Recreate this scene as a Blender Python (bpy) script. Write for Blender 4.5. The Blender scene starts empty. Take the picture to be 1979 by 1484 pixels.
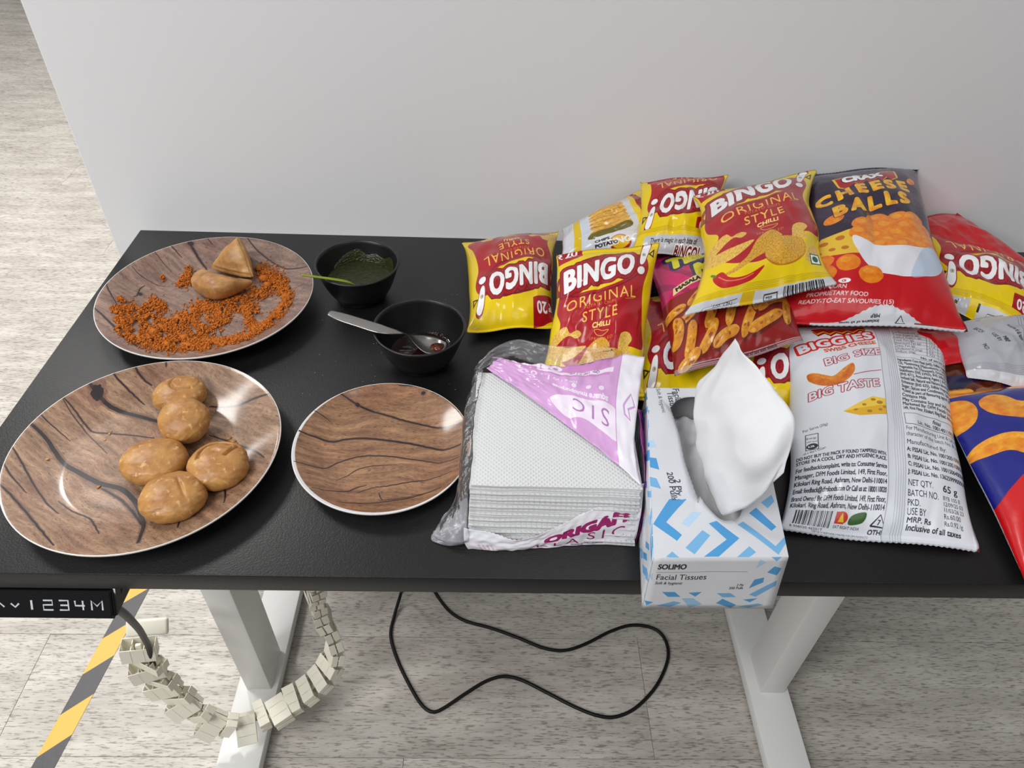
import bpy, bmesh, math, random
import numpy as np
from mathutils import Vector, Matrix

# ------------------------------------------------------------------ camera, world, lights
scene = bpy.context.scene
COL = scene.collection
IW, IH = 1979.0, 1484.0
FPX = 1398.05
CAM = np.array([0.5376, -0.3742, 1.3188])
YAW, PITCH, ROLL = 0.0392, 0.7409, 0.0458
def cam_axes(yaw, pitch, roll):
    cy, sy, cp, sp = math.cos(yaw), math.sin(yaw), math.cos(pitch), math.sin(pitch)
    f = np.array([sy * cp, cy * cp, -sp]); r = np.array([cy, -sy, 0.0]); u = np.cross(r, f)
    c, s = math.cos(roll), math.sin(roll)
    return np.array([c * r + s * u, -s * r + c * u, f])
AX = cam_axes(YAW, PITCH, ROLL)
cam_data = bpy.data.cameras.new('camera')
cam_data.sensor_fit = 'HORIZONTAL'; cam_data.sensor_width = 36.0; cam_data.lens = 36.0 * FPX / IW
cam_data.clip_start = 0.02; cam_data.clip_end = 60
cam = bpy.data.objects.new('camera', cam_data); COL.objects.link(cam)
cam.matrix_world = Matrix(((AX[0][0], AX[1][0], -AX[2][0], CAM[0]), (AX[0][1], AX[1][1], -AX[2][1], CAM[1]),
                           (AX[0][2], AX[1][2], -AX[2][2], CAM[2]), (0, 0, 0, 1)))
scene.camera = cam

world = bpy.data.worlds.new('room_light'); scene.world = world; world.use_nodes = True
bg = world.node_tree.nodes['Background']
bg.inputs[0].default_value = (0.98, 0.99, 1.0, 1); bg.inputs[1].default_value = 0.16

def area_light(name, loc, target, size, power, color=(1, 1, 1), sy=None, disk=False):
    d = bpy.data.lights.new(name, 'AREA'); d.energy = power; d.color = color
    d.shape = 'DISK' if disk else ('RECTANGLE' if sy else 'SQUARE'); d.size = size
    if sy: d.size_y = sy
    o = bpy.data.objects.new(name, d); COL.objects.link(o)
    o.location = loc
    o.rotation_euler = (Vector(target) - Vector(loc)).to_track_quat('-Z', 'Y').to_euler()
    return o
# ceiling downlight beyond the free end of the wall: it throws the crisp plate shadows
area_light('ceiling_downlight', (-0.66, 2.0, 2.6), (-0.66, 2.0, 0), 0.24, 58, (1, 0.98, 0.95), disk=True)
# ceiling panels and two added fill lamps on the camera side of the wall
area_light('ceiling_panel_or_fill', (-0.7, -1.1, 2.6), (-0.7, -1.1, 0), 1.2, 43, (1, 0.995, 0.985))
area_light('ceiling_panel_or_fill', (1.6, -1.1, 2.6), (1.6, -1.1, 0), 1.2, 9, (1, 0.995, 0.985))  # unseen fill lamp, added to even out the light along the wall
area_light('ceiling_panel_or_fill', (-2.4, -2.0, 2.6), (-2.4, -2.0, 0), 1.2, 75, (1, 0.995, 0.985))  # unseen fill lamp, added to brighten the floor under the desk
area_light('ceiling_panel_or_fill', (0.9, 0.05, 2.6), (0.9, 0.05, 0), 0.3, 4, (1, 0.985, 0.96))
area_light('ceiling_panel_or_fill', (-3.0, 3.2, 2.6), (-3.0, 3.2, 0), 0.6, 26, (1, 0.98, 0.95))
area_light('ceiling_panel_or_fill', (-1.25, 1.15, 2.6), (-1.25, 1.15, 0), 0.6, 36, (1, 0.98, 0.95))

scene.view_settings.view_transform = 'Standard'
scene.view_settings.look = 'None'
scene.view_settings.exposure = 0.0
scene.view_settings.gamma = 1.0
scene.view_settings.use_curve_mapping = False

# ------------------------------------------------------------------ helpers
ZT = 0.73          # desk top height
WALL_Y = 0.62
rng = random.Random(7)
def proj(p):
    d = AX @ (np.asarray(p, float) - CAM)
    return IW / 2 + FPX * d[0] / d[2], IH / 2 - FPX * d[1] / d[2], d[2]
def px(x, y, z=ZT):
    """Point at height z seen at photo pixel (x, y)."""
    d = AX.T @ np.array([(x - IW / 2) / FPX, -(y - IH / 2) / FPX, 1.0])
    return CAM + d * (z - CAM[2]) / d[2]

def link(o, parent=None):
    COL.objects.link(o)
    if parent is not None: o.parent = parent
    return o
def tag(o, label=None, cat=None, group=None, kind=None):
    if label: o['label'] = label
    if cat: o['category'] = cat
    if group: o['group'] = group
    if kind: o['kind'] = kind
    return o
def empty(name, loc=(0, 0, 0)):
    o = bpy.data.objects.new(name, None); o.empty_display_size = 0.02; COL.objects.link(o); o.location = loc
    return o
def mesh_obj(name, verts, faces, mats=None, parent=None, smooth=True, uv=None, midx=None, loc=None):
    """verts in world coordinates; loc (world) becomes the object's origin."""
    v = np.asarray(verts, float)
    if parent is not None: base = np.array(parent.location)
    elif loc is not None: base = np.array(loc, float)
    else: base = np.zeros(3)
    me = bpy.data.meshes.new(name)
    me.from_pydata((v - base).tolist(), [], [tuple(map(int, f)) for f in faces])
    if mats is not None:
        for m in (mats if isinstance(mats, (list, tuple)) else [mats]): me.materials.append(m)
    if midx is not None: me.polygons.foreach_set('material_index', np.asarray(midx, np.int32))
    if smooth: me.polygons.foreach_set('use_smooth', np.ones(len(me.polygons), bool))
    if uv is not None:
        l = me.uv_layers.new(name='UVMap')
        vi = np.zeros(len(me.loops), np.int32); me.loops.foreach_get('vertex_index', vi)
        l.data.foreach_set('uv', np.asarray(uv, np.float32)[vi].ravel())
    me.update()
    o = bpy.data.objects.new(name, me); COL.objects.link(o)
    if parent is not None: o.parent = parent
    elif loc is not None: o.location = loc
    return o
def from_bm(name, bm, mat, parent=None, smooth=True, loc=None):
    bmesh.ops.recalc_face_normals(bm, faces=bm.faces)
    vs = [tuple(v.co) for v in bm.verts]; bm.verts.index_update()
    fs = [[v.index for v in f.verts] for f in bm.faces]
    bm.free()
    return mesh_obj(name, vs, fs, mat, parent, smooth, loc=loc)
def bm_box(bm, lo, hi, bevel=0.0, seg=2, mat=None):
    lo, hi = Vector(lo), Vector(hi)
    r = bmesh.ops.create_cube(bm, size=1.0)
    vs = r['verts']
    for v in vs:
        v.co = Vector(((lo[i] + hi[i]) / 2 + v.co[i] * (hi[i] - lo[i])) for i in range(3))
    if bevel > 0:
        es = list({e for v in vs for e in v.link_edges})
        r2 = bmesh.ops.bevel(bm, geom=es, offset=bevel, segments=seg, affect='EDGES', profile=0.5)
        vs = list({v for f in r2['faces'] for v in f.verts} | {v for v in vs if v.is_valid})
    if mat is not None:
        for v in vs: v.co = mat @ v.co
    return vs
def smooth_by_angle(o, ang=35):
    me = o.data
    me.polygons.foreach_set('use_smooth', np.ones(len(me.polygons), bool))
    bm = bmesh.new(); bm.from_mesh(me)
    for e in bm.edges:
        if len(e.link_faces) == 2 and e.calc_face_angle(0) > math.radians(ang): e.smooth = False
    bm.to_mesh(me); bm.free()
    return o

def catmull(pts, n=8, closed=False):
    p = np.asarray(pts, float); m = len(p); out = []
    segs = m if closed else m - 1
    for i in range(segs):
        if closed: a, b, c, d = p[(i - 1) % m], p[i], p[(i + 1) % m], p[(i + 2) % m]
        else: a, b, c, d = p[max(i - 1, 0)], p[i], p[i + 1], p[min(i + 2, m - 1)]
        for k in range(n):
            t = k / n
            out.append(0.5 * ((2 * b) + (-a + c) * t + (2 * a - 5 * b + 4 * c - d) * t * t + (-a + 3 * b - 3 * c + d) * t ** 3))
    if not closed: out.append(p[-1])
    return np.array(out)
def resample(pts, n):
    p = np.asarray(pts, float); d = np.r_[0, np.cumsum(np.linalg.norm(np.diff(p[:, :3], axis=0), axis=1))]
    t = np.linspace(0, d[-1], n)
    return np.stack([np.interp(t, d, p[:, k]) for k in range(p.shape[1])], 1)

# gradient noise on arrays
_perm = np.random.RandomState(3).permutation(512)
_grad = np.random.RandomState(4).uniform(0, 2 * np.pi, 512).astype(np.float32)
_gc, _gs = np.cos(_grad), np.sin(_grad); _perm2 = np.r_[_perm, _perm].astype(np.int32)
def noise2(x, y, seed=0):
    big = np.size(x) > 20000
    x = np.asarray(x, np.float32 if big else float); y = np.asarray(y, np.float32 if big else float)
    xi = np.floor(x).astype(np.int32); yi = np.floor(y).astype(np.int32); xf = x - xi; yf = y - yi; yi = yi & 511
    def g(ix, iy, dx, dy):
        h = _perm2[_perm2[(ix + seed * 57) & 511] + (iy & 511)]
        return _gc[h] * dx + _gs[h] * dy
    u = xf ** 3 * (xf * (xf * 6 - 15) + 10); v = yf ** 3 * (yf * (yf * 6 - 15) + 10)
    a = g(xi, yi, xf, yf); b = g(xi + 1, yi, xf - 1, yf); c = g(xi, yi + 1, xf, yf - 1); d = g(xi + 1, yi + 1, xf - 1, yf - 1)
    return 1.4 * ((a * (1 - u) + b * u) * (1 - v) + (c * (1 - u) + d * u) * v)
def fbm(x, y, seed=0, oct=4):
    s = 0; a = 1.0; t = 0
    for i in range(oct):
        s = s + a * noise2(x * 2 ** i, y * 2 ** i, seed + i); t += a; a *= 0.5
    return s / t

# ------------------------------------------------------------------ node materials
def srgb(c):
    return tuple(((v / 255) / 12.92 if v / 255 <= 0.04045 else ((v / 255 + 0.055) / 1.055) ** 2.4) for v in c) + (1.0,)
def new_mat(name):
    m = bpy.data.materials.new(name); m.use_nodes = True
    nt = m.node_tree; b = nt.nodes['Principled BSDF']
    return m, nt, b
def N(nt, typ, **kw):
    n = nt.nodes.new(typ)
    for k, v in kw.items():
        if isinstance(k, str) and hasattr(n, k): setattr(n, k, v)
    return n
def plain(name, col, rough=0.5, spec=0.5, metal=0.0, coat=0.0, bump=0.0, bscale=200.0, vary=0.0, vscale=20.0, sub=0.0, coat_rough=0.1):
    """One colour, with noise relief and a little noise variation of the colour."""
    m, nt, b = new_mat(name)
    b.inputs['Base Color'].default_value = srgb(col)
    b.inputs['Roughness'].default_value = rough; b.inputs['Metallic'].default_value = metal
    b.inputs['Specular IOR Level'].default_value = spec
    b.inputs['Coat Weight'].default_value = coat; b.inputs['Coat Roughness'].default_value = coat_rough
    if sub: b.inputs['Subsurface Weight'].default_value = sub; b.inputs['Subsurface Radius'].default_value = (0.004, 0.002, 0.001)
    tc = N(nt, 'ShaderNodeTexCoord')
    if vary:
        n = N(nt, 'ShaderNodeTexNoise'); n.inputs['Scale'].default_value = vscale; n.inputs['Detail'].default_value = 5
        nt.links.new(tc.outputs['Object'], n.inputs['Vector'])
        mx = N(nt, 'ShaderNodeMix', data_type='RGBA'); mx.blend_type = 'MULTIPLY'
        r = N(nt, 'ShaderNodeMapRange'); r.inputs['From Min'].default_value = 0.3; r.inputs['From Max'].default_value = 0.7
        r.inputs['To Min'].default_value = 1 - vary; r.inputs['To Max'].default_value = 1.0
        nt.links.new(n.outputs['Fac'], r.inputs['Value'])
        mx.inputs['Factor'].default_value = 1.0; mx.inputs[6].default_value = srgb(col)
        nt.links.new(r.outputs['Result'], mx.inputs[7]); nt.links.new(mx.outputs[2], b.inputs['Base Color'])
    if bump:
        n = N(nt, 'ShaderNodeTexNoise'); n.inputs['Scale'].default_value = bscale; n.inputs['Detail'].default_value = 4
        nt.links.new(tc.outputs['Object'], n.inputs['Vector'])
        bp = N(nt, 'ShaderNodeBump'); bp.inputs['Strength'].default_value = bump; bp.inputs['Distance'].default_value = 0.002
        nt.links.new(n.outputs['Fac'], bp.inputs['Height']); nt.links.new(bp.outputs['Normal'], b.inputs['Normal'])
    return m
def printed(name, canvas, rough=0.25, coat=0.35, bump=0.15, bscale=60.0, spec=0.5, dist=0.003, coat_rough=0.08):
    """Flat print drawn by the canvas code, on the UV map; noise relief for the film or card."""
    m, nt, b = new_mat(name)
    im = N(nt, 'ShaderNodeTexImage'); im.image = canvas.image(name); im.extension = 'EXTEND'
    nt.links.new(im.outputs['Color'], b.inputs['Base Color'])
    b.inputs['Roughness'].default_value = rough; b.inputs['Coat Weight'].default_value = coat
    b.inputs['Coat Roughness'].default_value = coat_rough; b.inputs['Specular IOR Level'].default_value = spec
    if bump:
        tc = N(nt, 'ShaderNodeTexCoord')
        n = N(nt, 'ShaderNodeTexNoise'); n.inputs['Scale'].default_value = bscale; n.inputs['Detail'].default_value = 3
        nt.links.new(tc.outputs['Object'], n.inputs['Vector'])
        bp = N(nt, 'ShaderNodeBump'); bp.inputs['Strength'].default_value = bump; bp.inputs['Distance'].default_value = dist
        nt.links.new(n.outputs['Fac'], bp.inputs['Height']); nt.links.new(bp.outputs['Normal'], b.inputs['Normal'])
    return m
def film(name, tint=(255, 255, 255), opacity=0.1, rough=0.08, fres=1.35):
    """Thin plastic film: mostly see-through, Fresnel gloss."""
    m, nt, b = new_mat(name)
    out = nt.nodes['Material Output']
    tr = N(nt, 'ShaderNodeBsdfTransparent'); gl = N(nt, 'ShaderNodeBsdfGlossy'); gl.inputs['Roughness'].default_value = rough
    b.inputs['Base Color'].default_value = srgb(tint); b.inputs['Roughness'].default_value = 0.25
    mx = N(nt, 'ShaderNodeMixShader'); mx.inputs[0].default_value = opacity
    nt.links.new(tr.outputs[0], mx.inputs[1]); nt.links.new(b.outputs[0], mx.inputs[2])
    fr = N(nt, 'ShaderNodeFresnel'); fr.inputs['IOR'].default_value = fres
    tc = N(nt, 'ShaderNodeTexCoord'); n = N(nt, 'ShaderNodeTexNoise'); n.inputs['Scale'].default_value = 70; n.inputs['Detail'].default_value = 3
    nt.links.new(tc.outputs['Object'], n.inputs['Vector'])
    bp = N(nt, 'ShaderNodeBump'); bp.inputs['Strength'].default_value = 0.5; bp.inputs['Distance'].default_value = 0.004
    nt.links.new(n.outputs['Fac'], bp.inputs['Height'])
    nt.links.new(bp.outputs[0], gl.inputs['Normal']); nt.links.new(bp.outputs[0], fr.inputs['Normal'])
    m2 = N(nt, 'ShaderNodeMixShader')
    nt.links.new(fr.outputs[0], m2.inputs[0]); nt.links.new(mx.outputs[0], m2.inputs[1]); nt.links.new(gl.outputs[0], m2.inputs[2])
    nt.links.new(m2.outputs[0], out.inputs['Surface'])
    return m

# ------------------------------------------------------------------ print canvas (vector shapes filled into an image in memory)
_tcache = {}
def text_tris(body, offset=0.0, shear=0.0, space=1.0):
    k = (body, offset, shear, space)
    if k not in _tcache:
        cu = bpy.data.curves.new('lettering', 'FONT'); cu.body = body; cu.size = 1.0; cu.offset = offset; cu.shear = shear
        cu.space_character = space; cu.resolution_u = 3; cu.fill_mode = 'BOTH'
        ob = bpy.data.objects.new('lettering', cu)
        me = ob.to_mesh(); me.calc_loop_triangles()
        v = np.zeros(len(me.vertices) * 3); me.vertices.foreach_get('co', v); v = v.reshape(-1, 3)[:, :2]
        t = np.zeros(len(me.loop_triangles) * 3, np.int32); me.loop_triangles.foreach_get('vertices', t); t = t.reshape(-1, 3)
        _tcache[k] = (v.copy(), t.copy())
        ob.to_mesh_clear(); bpy.data.objects.remove(ob); bpy.data.curves.remove(cu)
    return _tcache[k]
def dilate(m, r):
    """Grow a mask by about r pixels (octagon)."""
    a = max(1, int(round(r * .5))); b = max(0, int(round((r - a) * .71)))
    def run(m, dx, dy, n):
        for sg in (1, -1):
            left = n; step = 1
            while left > 0:
                k = min(step, left); o = m.copy(); sx, sy = dx * k * sg, dy * k * sg
                h, w = m.shape
                o[max(sy, 0):h + min(sy, 0), max(sx, 0):w + min(sx, 0)] |= m[max(-sy, 0):h + min(-sy, 0), max(-sx, 0):w + min(-sx, 0)]
                m = o; left -= k; step *= 2
        return m
    m = run(run(m, 1, 0, a), 0, 1, a)
    if b: m = run(run(m, 1, 1, b), 1, -1, b)
    return m
def C(*c): return np.array(c, np.float32) / 255.0
class Canvas:
    SS = 2
    def __init__(s, w, h, ppc, bgc, x0=0.0, y0=0.0):
        s.w, s.h, s.x0, s.y0 = w, h, x0, y0
        s.s = ppc * s.SS
        s.W, s.H = int(round(w * ppc)) * s.SS, int(round(h * ppc)) * s.SS
        s.a = np.empty((s.H, s.W, 3), np.float32); s.a[:] = C(*bgc)
    def _apply(s, mask, bx, by, col, alpha):
        ys, xs = slice(by, by + mask.shape[0]), slice(bx, bx + mask.shape[1])
        reg = s.a[ys, xs]
        if callable(col):
            yy, xx = np.mgrid[by:by + mask.shape[0], bx:bx + mask.shape[1]]
            c = col(xx / s.s + s.x0, yy / s.s + s.y0)
        else: c = C(*col)
        m = (mask * alpha)[..., None].astype(np.float32)
        reg[:] = reg * (1 - m) + c * m
    def poly(s, pts, col, alpha=1.0, smooth=0, closed=True):
        p = np.asarray(pts, float)
        if smooth: p = catmull(p, smooth, True)
        p = (p - (s.x0, s.y0)) * s.s
        x0, x1 = max(int(p[:, 0].min()), 0), min(int(p[:, 0].max()) + 2, s.W)
        y0, y1 = max(int(p[:, 1].min()), 0), min(int(p[:, 1].max()) + 2, s.H)
        if x1 <= x0 or y1 <= y0: return
        mask = np.zeros((y1 - y0, x1 - x0), bool)
        a = p; b = np.roll(p, -1, 0)
        for r in range(y1 - y0):
            y = y0 + r + 0.5
            cr = (a[:, 1] <= y) != (b[:, 1] <= y)
            if not cr.any(): continue
            xs = np.sort(a[cr, 0] + (y - a[cr, 1]) / (b[cr, 1] - a[cr, 1]) * (b[cr, 0] - a[cr, 0])) - x0
            for k in range(0, len(xs) - 1, 2):
                i, j = max(int(math.ceil(xs[k] - 0.5)), 0), min(int(math.ceil(xs[k + 1] - 0.5)), x1 - x0)
                if j > i: mask[r, i:j] = True
        s._apply(mask, x0, y0, col, alpha)
    def rect(s, x0, y0, x1, y1, col, alpha=1.0): s.poly([(x0, y0), (x1, y0), (x1, y1), (x0, y1)], col, alpha)
    def ell(s, cx, cy, rx, ry, col, alpha=1.0, rot=0.0, wob=0.0, seed=1):
        t = np.linspace(0, 2 * np.pi, 48, endpoint=False)
        r = 1 + (wob * noise2(np.cos(t) * 2 + 5, np.sin(t) * 2 + 5, seed) if wob else 0)
        x, y = rx * r * np.cos(t), ry * r * np.sin(t); c, sn = math.cos(rot), math.sin(rot)
        s.poly(np.stack([cx + c * x - sn * y, cy + sn * x + c * y], 1), col, alpha)
    def line(s, pts, w, col, alpha=1.0, smooth=0, closed=False, taper=False):
        p = np.asarray(pts, float)
        if smooth: p = catmull(p, smooth, closed)
        if closed: p = np.vstack([p, p[:1]])
        d = np.gradient(p, axis=0); n = np.stack([-d[:, 1], d[:, 0]], 1); n /= np.linalg.norm(n, axis=1)[:, None] + 1e-9
        ww = np.full(len(p), w / 2.0)
        if taper: ww = ww * (0.25 + 0.75 * np.sin(np.linspace(0.05, 0.95, len(p)) * np.pi) ** 0.7)
        if closed:   # two-sided ring
            for i in range(len(p) - 1):
                s.poly([p[i] + n[i] * ww[i], p[i + 1] + n[i + 1] * ww[i + 1], p[i + 1] - n[i + 1] * ww[i + 1], p[i] - n[i] * ww[i]], col, alpha)
            return
        s.poly(np.vstack([p + n * ww[:, None], (p - n * ww[:, None])[::-1]]), col, alpha)
    def text(s, body, x, y, size, col, off=0.0, shear=0.0, rot=0.0, space=1.0, align='l', sx=1.0, warp=None, alpha=1.0):
        v, t = text_tris(body, 0.0, shear, space)
        if len(t) == 0: return 0
        v = v * size * (sx, 1.0); wdt = text_tris(body, 0.0, shear, space)[0][:, 0].max() * size * sx
        v = v - ((wdt / 2 if align == 'c' else wdt if align == 'r' else 0), 0)
        if warp is not None: v = warp(v)
        c, sn = math.cos(rot), math.sin(rot)
        v = np.stack([x + c * v[:, 0] - sn * v[:, 1], y + sn * v[:, 0] + c * v[:, 1]], 1)
        v = (v - (s.x0, s.y0)) * s.s
        rad = int(round(max(off, 0) * size * s.s)); pd = rad + 1
        x0, x1 = max(int(v[:, 0].min()) - pd, 0), min(int(v[:, 0].max()) + 2 + pd, s.W)
        y0, y1 = max(int(v[:, 1].min()) - pd, 0), min(int(v[:, 1].max()) + 2 + pd, s.H)
        if x1 <= x0 or y1 <= y0: return wdt
        mask = np.zeros((y1 - y0, x1 - x0), bool)
        for tri in v[t]:
            q = tri - (x0, y0)
            i0, i1 = max(int(q[:, 0].min() - .5), 0), min(int(q[:, 0].max() + 1.5), x1 - x0)
            j0, j1 = max(int(q[:, 1].min() - .5), 0), min(int(q[:, 1].max() + 1.5), y1 - y0)
            if i1 <= i0 or j1 <= j0: continue
            X = np.arange(i0, i1)[None, :] + 0.5; Y = np.arange(j0, j1)[:, None] + 0.5
            (ax, ay), (bx, by), (cx, cy) = q
            e0 = (bx - ax) * (Y - ay) - (by - ay) * (X - ax); e1 = (cx - bx) * (Y - by) - (cy - by) * (X - bx); e2 = (ax - cx) * (Y - cy) - (ay - cy) * (X - cx)
            mask[j0:j1, i0:i1] |= ((e0 >= 0) & (e1 >= 0) & (e2 >= 0)) | ((e0 <= 0) & (e1 <= 0) & (e2 <= 0))
        if rad: mask = dilate(mask, rad)
        s._apply(mask, x0, y0, col, alpha)
        return wdt
    def tint(s, fn):
        k = s.SS; yy, xx = np.mgrid[0:s.H:k, 0:s.W:k].astype(np.float32)
        s.a[:] = np.repeat(np.repeat(fn(xx / s.s + s.x0, yy / s.s + s.y0, s.a[::k, ::k]), k, 0), k, 1)
    def barcode(s, x, y, w, h, col=(20, 20, 25), seed=1, rot=0):
        r = random.Random(seed); t = 0.0
        c, sn = math.cos(rot), math.sin(rot)
        while t < w:
            b = r.choice([.04, .06, .1, .14]) * w / 3.2
            q = [(t, 0), (t + b, 0), (t + b, h), (t, h)]
            s.poly([(x + c * a - sn * d, y + sn * a + c * d) for a, d in q], col)
            t += b + r.choice([.04, .06, .1]) * w / 3.2
    def image(s, name):
        k = s.SS
        a = s.a.reshape(s.H // k, k, s.W // k, k, 3).mean((1, 3))
        im = bpy.data.images.new(name, s.W // k, s.H // k, alpha=False)
        buf = np.ones((s.H // k, s.W // k, 4), np.float32); buf[..., :3] = np.clip(a, 0, 1)
        im.pixels.foreach_set(buf.ravel()); im.update(); im.pack()
        return im
def speckle(c1, c2, sc=6.0, seed=1, lo=-0.2, hi=0.4):
    a, b = C(*c1), C(*c2)
    def f(x, y):
        n = np.clip((fbm(x * sc, y * sc, seed, 3) - lo) / (hi - lo), 0, 1)[..., None].astype(np.float32)
        return a * (1 - n) + b * n
    return f

# ------------------------------------------------------------------ artwork of the packets (centimetres)
YEL, RED, DRED, GOLD, WHT = (238, 206, 4), (174, 18, 32), (122, 12, 24), (240, 196, 84), (246, 246, 248)
CHIP = speckle((226, 176, 60), (190, 130, 30), 5, 3)
CHIP2 = speckle((236, 196, 96), (214, 160, 56), 4, 5)
def rupee(c, x, y, h, col, w=None, rot=0.0):
    w = w or h * 0.16; k = h
    def T(pts):
        cs, sn = math.cos(rot), math.sin(rot)
        return [(x + cs * a * k - sn * b * k, y + sn * a * k + cs * b * k) for a, b in pts]
    c.line(T([(0, 1), (.6, 1)]), w, col); c.line(T([(0, .74), (.6, .74)]), w, col)
    c.line(T([(.05, 1), (.3, .98), (.42, .86), (.4, .66), (.28, .54), (.02, .5)]), w, col); c.line(T([(.08, .5), (.48, 0)]), w, col)
def logo(c, x, y, size, rot, bang=True):
    """White slanting logo on a dark red outline with a yellow swoosh."""
    cs, sn = math.cos(rot), math.sin(rot)
    P = lambda a, b: (x + cs * a - sn * b, y + sn * a + cs * b)
    k = size / 3.4
    e = lambda rx, ry, col, cx=5.2, cy=1.0: c.poly([P((cx + rx * math.cos(t)) * k, (cy + ry * math.sin(t) + 0.06 * rx * math.cos(t) * 0) * k) for t in np.linspace(0, 2 * np.pi, 60, endpoint=False)], col)
    e(6.3, 2.75, DRED); e(6.1, 2.55, RED); e(5.7, 2.2, YEL); e(5.3, 1.8, RED, 5.9, 1.15)
    body = 'BINGO'
    w = lambda v: v + np.stack([np.zeros(len(v)), 0.10 * k * np.sin(v[:, 0] / (5.0 * k) * np.pi * .5)], 1)
    ts = size * 1.22; wd = text_tris(body, 0, .22, 1.1)[0][:, 0].max() * ts; fit = 10.0 * k / wd
    for off, col in ((0.15, DRED), (0.12, RED), (0.085, (150, 16, 30)), (0.035, WHT)):
        c.text(body, x, y - .1 * k, ts, col, off, 0.22, rot, 1.1, sx=fit, warp=w)
    if bang:
        for g, col in ((0.26, DRED), (0.16, RED), (0.0, WHT)):
            q = [(10.9, 1.1), (11.4, 3.3), (12.0, 4.1), (12.6, 3.7), (12.3, 2.7), (11.5, 1.0)]
            m = np.mean(q, 0)
            c.poly([P(*((m + (np.array(a) - m) * (1 + g * .75)) * k)) for a in q], col, smooth=5)
            pp = P(11.0 * k, 0.05); c.ell(pp[0], pp[1], (.55 + g * .8) * k, (.5 + g * .8) * k, col)
_bingo = []
def art_bingo():
    c = Canvas(16, 27, 40, YEL, 0, -3)
    if _bingo: c.a[:] = _bingo[0]; return c
    c.poly([(0.5, 13.4), (1.6, 15.4), (5, 16.4), (10, 17.6), (13.4, 18.2), (14.8, 16.2), (14.2, 13), (14.9, 8.6), (15.4, 5.6), (12.4, 5.4), (10.4, 3.6), (7, 2.2), (3.4, 3.0), (0.7, 5.4), (1.4, 8.2), (0.4, 10.6)], RED, smooth=8)
    # chips
    sq = lambda q: [(x_, y_ * .84 - .25) for x_, y_ in q]
    c.poly(sq([(0.4, 8.6), (2.2, 9.7), (3.1, 8.6), (4.3, 9.0), (5.0, 8.4), (4.2, 7.7), (3.0, 8.2), (1.7, 7.4), (0.3, 6.0)]), CHIP2, smooth=6)
    c.poly(sq([(0.5, 6.9), (3.4, 6.4), (6.0, 6.6), (4.4, 5.0), (2.4, 4.4), (0.5, 5.2)]), CHIP2, smooth=6)
    c.poly(sq([(3.2, 2.5), (5.3, 4.1), (6.5, 6.6), (8.4, 7.9), (9.8, 6.6), (9.2, 4.8), (6.6, 3.7), (4.4, 2.2), (2.0, 2.0), (1.5, 2.9)]), CHIP, smooth=6)
    c.poly(sq([(11.4, 8.4), (12.6, 8.8), (13.4, 7.9), (12.9, 6.9), (13.4, 5.9), (11.6, 5.3), (11.2, 6.6)]), CHIP2, smooth=6)
    c.ell(10.4, 3.0, 2.75, 1.9, (150, 30, 24), .5, .05); c.ell(10.4, 3.2, 2.75, 1.9, CHIP, 1, .05, .05)
    c.poly(sq([(12.9, 1.9), (13.6, 4.0), (14.7, 4.7), (15.2, 3.3), (14.2, 1.9)]), CHIP2, smooth=6)
    c.poly([(1.6, 1.9), (2.5, 2.2), (3.6, 1.1), (5.6, 0.75), (7.6, 1.5), (6.6, .3), (5.1, -.05), (3.2, .1), (2.0, 1.0)], (190, 26, 30), smooth=6)
    c.line([(2.2, 1.7), (3.4, .8), (5.2, .5), (6.4, .8)], .12, (236, 120, 100), smooth=6); c.line([(1.2, 2.5), (1.9, 1.9)], .25, (90, 130, 30))
    # lettering
    arc = lambda k: (lambda v: v + np.stack([np.zeros(len(v)), -k * v[:, 0] ** 2], 1))
    c.text('ORIGINAL', 7.5, 11.0, 2.3, GOLD, 0.0, 0, .16, 1.16, 'c', .96, arc(.006))
    c.text('POTATO CHIPS', 7.4, 10.45, .62, (222, 150, 60), .004, 0, .14, 1.25, 'c')
    c.text('STYLE', 7.6, 8.75, 1.95, GOLD, 0.006, 0, .14, 1.2, 'c', .95)
    c.line([(2.1, 10.3), (3.6, 10.5)], .05, GOLD); c.line([(11.4, 11.3), (12.8, 11.6)], .05, GOLD)
    c.text('CHILLI', 8.0, 7.75, .95, (248, 226, 130), .03, .1, .1, 1.05, 'c')
    c.line([(7.0, 7.3), (7.5, 6.7), (8.4, 6.6), (9.3, 7.3), (8.3, 7.2), (7.5, 7.4)], .08, GOLD, smooth=5, closed=True)
    c.text('SPRINKLED', 8.2, 5.95, .6, (222, 150, 60), .006, 0, .05, 1.3, 'c', 1, lambda v: v + np.stack([np.zeros(len(v)), .07 * v[:, 0] ** 2], 1))
    logo(c, 1.0, 13.1, 3.95, .19)
    # price box and corner marks
    c.poly([(0.2, 18.0), (3.9, 18.9), (3.9, 22.2), (0.2, 21.3)], (170, 12, 28)); c.text('20', 1.25, 19.15, 2.0, WHT, .02, 0, .1); rupee(c, .35, 19.1, 1.0, WHT, rot=.1)
    c.text('R', 13.55, 18.05, .4, (90, 80, 10)); c.ell(13.7, 18.2, .32, .32, (90, 80, 10), .35)
    c.poly([(14.4, 18.3), (15.3, 19.2), (15.4, 17.8)], (40, 36, 10)); c.poly([(14.75, 18.35), (15.15, 18.75), (15.2, 18.1)], YEL)
    c.rect(13.6, .9, 15.1, 2.4, (20, 90, 50)); c.rect(13.75, 1.05, 14.95, 2.25, WHT); c.ell(14.35, 1.65, .42, .42, (20, 90, 50))
    # crimp at the bottom and the back panel wrapping over it
    for k in range(5): c.rect(0, -.15 - k * .14, 16, -.10 - k * .14, (176, 146, 10), .8)
    c.rect(0, -3, 16, -.85, (206, 208, 214)); c.rect(5.6, -3, 7.0, -.85, (222, 180, 20))
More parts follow.
